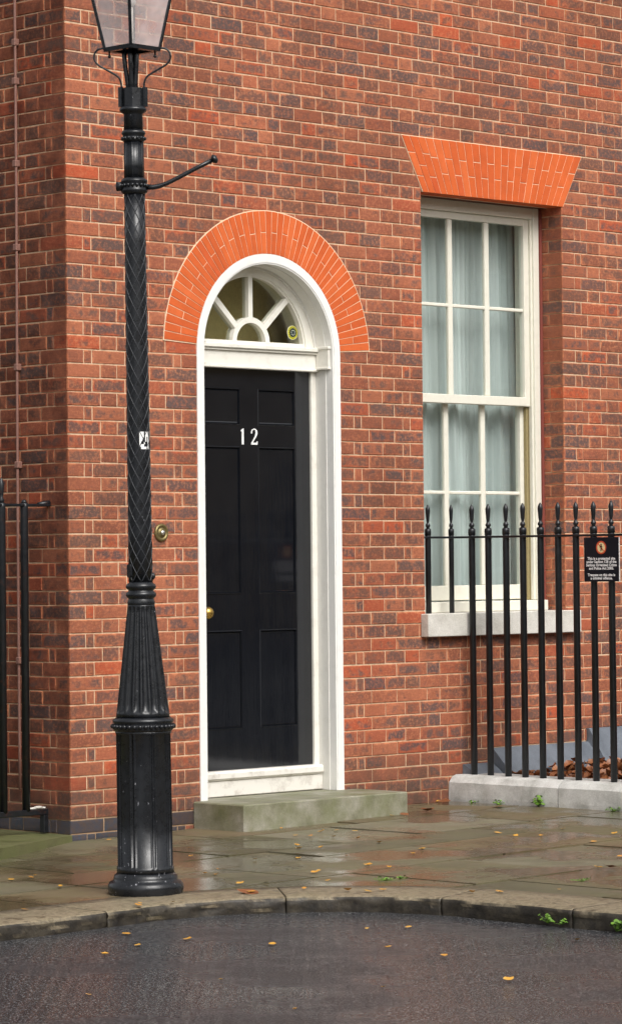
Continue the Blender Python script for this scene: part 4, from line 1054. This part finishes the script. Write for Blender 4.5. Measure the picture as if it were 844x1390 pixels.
# ------------------------------------------------------------------ fallen leaves and weeds
yel = [(-1.378,-1.206),(-1.286,-1.232),(-1.214,-1.176),(-1.443,-1.62),(-2.087,-2.156),(-1.848,-1.864),(0.113,-0.161),(-1.722,-2.439),(-1.546,-2.461),(-1.488,-2.451),(-1.663,-2.385),(-2.006,-2.69),(-2.194,-2.968),(-2.462,-3.079),(-1.952,-2.992),(-1.844,-3.359),(-0.9,-2.182),(-0.772,-2.211),(-1.099,-2.46),(-0.223,-1.131),(0.061,-0.806),(-0.701,-1.742),(-0.714,-1.829),(-0.558,-1.676),(-0.118,-1.459),(1.023,-0.463),(0.81,-0.783),(0.441,-1.169),(0.345,-1.282),(0.166,-1.454),(-0.001,-1.628),(-0.871,-2.548),(0.827,-0.876),(1.024,-0.752),(0.864,-1.0),(1.126,-0.761),(1.15,-0.869),(0.878,-1.156),(0.776,-1.402),(1.896,-0.412),(2.681,-0.019),(0.43,-1.343),(0.225,-1.719),(-0.025,-2.106),(-0.039,-2.251),(0.658,-1.8),(0.479,-1.906),(0.356,-2.256),(-0.391,-2.128),(-0.337,-2.098),(-0.818,-2.756),(-0.787,-2.843),(-0.71,-2.859),(-1.276,-3.316),(-1.125,-3.4),(-1.605,-3.751),(-1.68,-4.113),(-0.477,-3.311),(-0.264,-3.457),(1.47,-1.555),(1.433,-1.706),(1.474,-1.835),(1.83,-1.671),(1.391,-2.242),(1.128,-2.424),(1.765,-2.063),(0.503,-3.024),(0.931,-2.796),(2.8,-0.557),(2.816,-0.667),(2.843,-1.049),(-1.02,-4.2),(-0.595,-2.415),(-0.561,-3.231),(-2.633,-3.909),(-2.411,-4.5),(-2.006,-4.725),(-3.173,-3.809),(-2.97,-4.629)]
brn = [(1.966,-0.438),(2.198,-0.388),(2.664,-0.081),(2.821,-1.181),(0.533,-3.067),(-1.107,-2.449),(2.615,-0.527)]
RL = random.Random(9)
def zone(x, y, where):
    if where == 'road': return ('in the gutter close under the kerb' if y < 1255 else 'on the wet road') + (' left of the lamp post' if x < 150 else ' near the lamp post' if x < 300 else ' below the doorstep' if x < 480 else ' at the right')
    if y > 1205: return 'on the granite kerb'+(' near the lamp post' if x < 300 else ' right of the middle')
    if x < 160: return 'on the paving left of the lamp post'
    if x < 310: return 'on the wet paving between lamp post and doorstep'
    if x < 460: return 'on the paving in front of the doorstep, left half' if y < 1175 else 'at the back of the kerb before the doorstep'
    if x < 600: return 'on the paving right of the doorstep' if y < 1145 else 'on the brownish wet slab behind the kerb'
    return 'on the paving close to the stone plinth' if y < 1115 else 'on the pale slabs at the right'
def put_leaf(x, y, mat, name, label, cat, group, s0, s1):
    p = Vector((x, y, 0))
    if dist(x, y) < -.37: z = rz(x, y)+.003; where = 'road'
    else: z = gz(x)+.0035; where = 'pavement'
    x, y, _ = px((x, y, z))
    m = MB(); leaf_poly((p.x, p.y, z+.003), RL.uniform(s0, s1), (RL.uniform(-.2, .2), RL.uniform(-.2, .2), 1), RL.uniform(0, 6.3), RL.uniform(.05, .45), m)
    tag(m.build(name, mat), label % zone(x, y, where), cat, group % zone(x, y, where))
for (x, y) in yel: put_leaf(x, y, M['yleaf'], 'fallen_leaf', 'small yellow leaf lying %s', 'leaf', 'yellow leaves %s', .02, .046)
for (x, y) in brn: put_leaf(x, y, M['bleaf'], 'fallen_leaf', 'larger brown leaf lying %s', 'leaf', 'brown leaves %s', .06, .10)
def weed(x, y, h, nl, label, drop=0.0, spread=.5, group=None):
    p = Vector((x, y, 0)); z = gz(x)+drop; m = MB()
    for k in range(nl):
        a = RL.uniform(0, 6.3); r_ = RL.uniform(.0, spread)*h; hh = h*RL.uniform(.25, 1); c = (p.x+r_*math.cos(a), p.y+r_*math.sin(a), z+hh*.8)
        m.tube([(p.x, p.y, z), ((p.x+c[0])/2, (p.y+c[1])/2, z+hh*.5), c], [.0012, .001, .0008], 4)
        leaf_poly(c, RL.uniform(.3, .55)*h*.6+.006, (math.cos(a)*.7, math.sin(a)*.7, 1), a, .3, m)
    tag(m.build('weed', M['green'], None, (p.x, p.y, z)), label, 'weed', group)
weed(2.768, -0.688, .075, 26, 'tallest leafy green weed against the pale stone plinth')
weed(2.765, -0.398, .03, 18, 'low green weed at the foot of the plinth left of the tall one', 0, 1.4)
weed(2.755, -0.203, .02, 14, 'flat patch of weed near the wall end of the plinth', 0, 2)
weed(2.765, -1.218, .035, 16, 'small weed by the plinth at the right edge of the picture', 0, 1.2)
weed(-0.735, -3.806, .045, 18, 'upright weed tuft in the gutter under the kerb', -.065, .9)
weed(-0.735, -3.876, .03, 14, 'small weed in the gutter right of the upright tuft', -.065, 1.0)
weed(-0.740, -4.163, .06, 22, 'bright green weed in the gutter at the right edge', -.07, 1.0)
weed(-0.401, -2.581, .018, 16, 'left flat tuft in the joint behind the kerb', 0, 3.5)
weed(-0.322, -2.590, .016, 12, 'right flat tuft in the joint behind the kerb', 0, 2.5)
weed(0.072, -3.296, .014, 14, 'thin line of green in the paving joint at right', 0, 4)
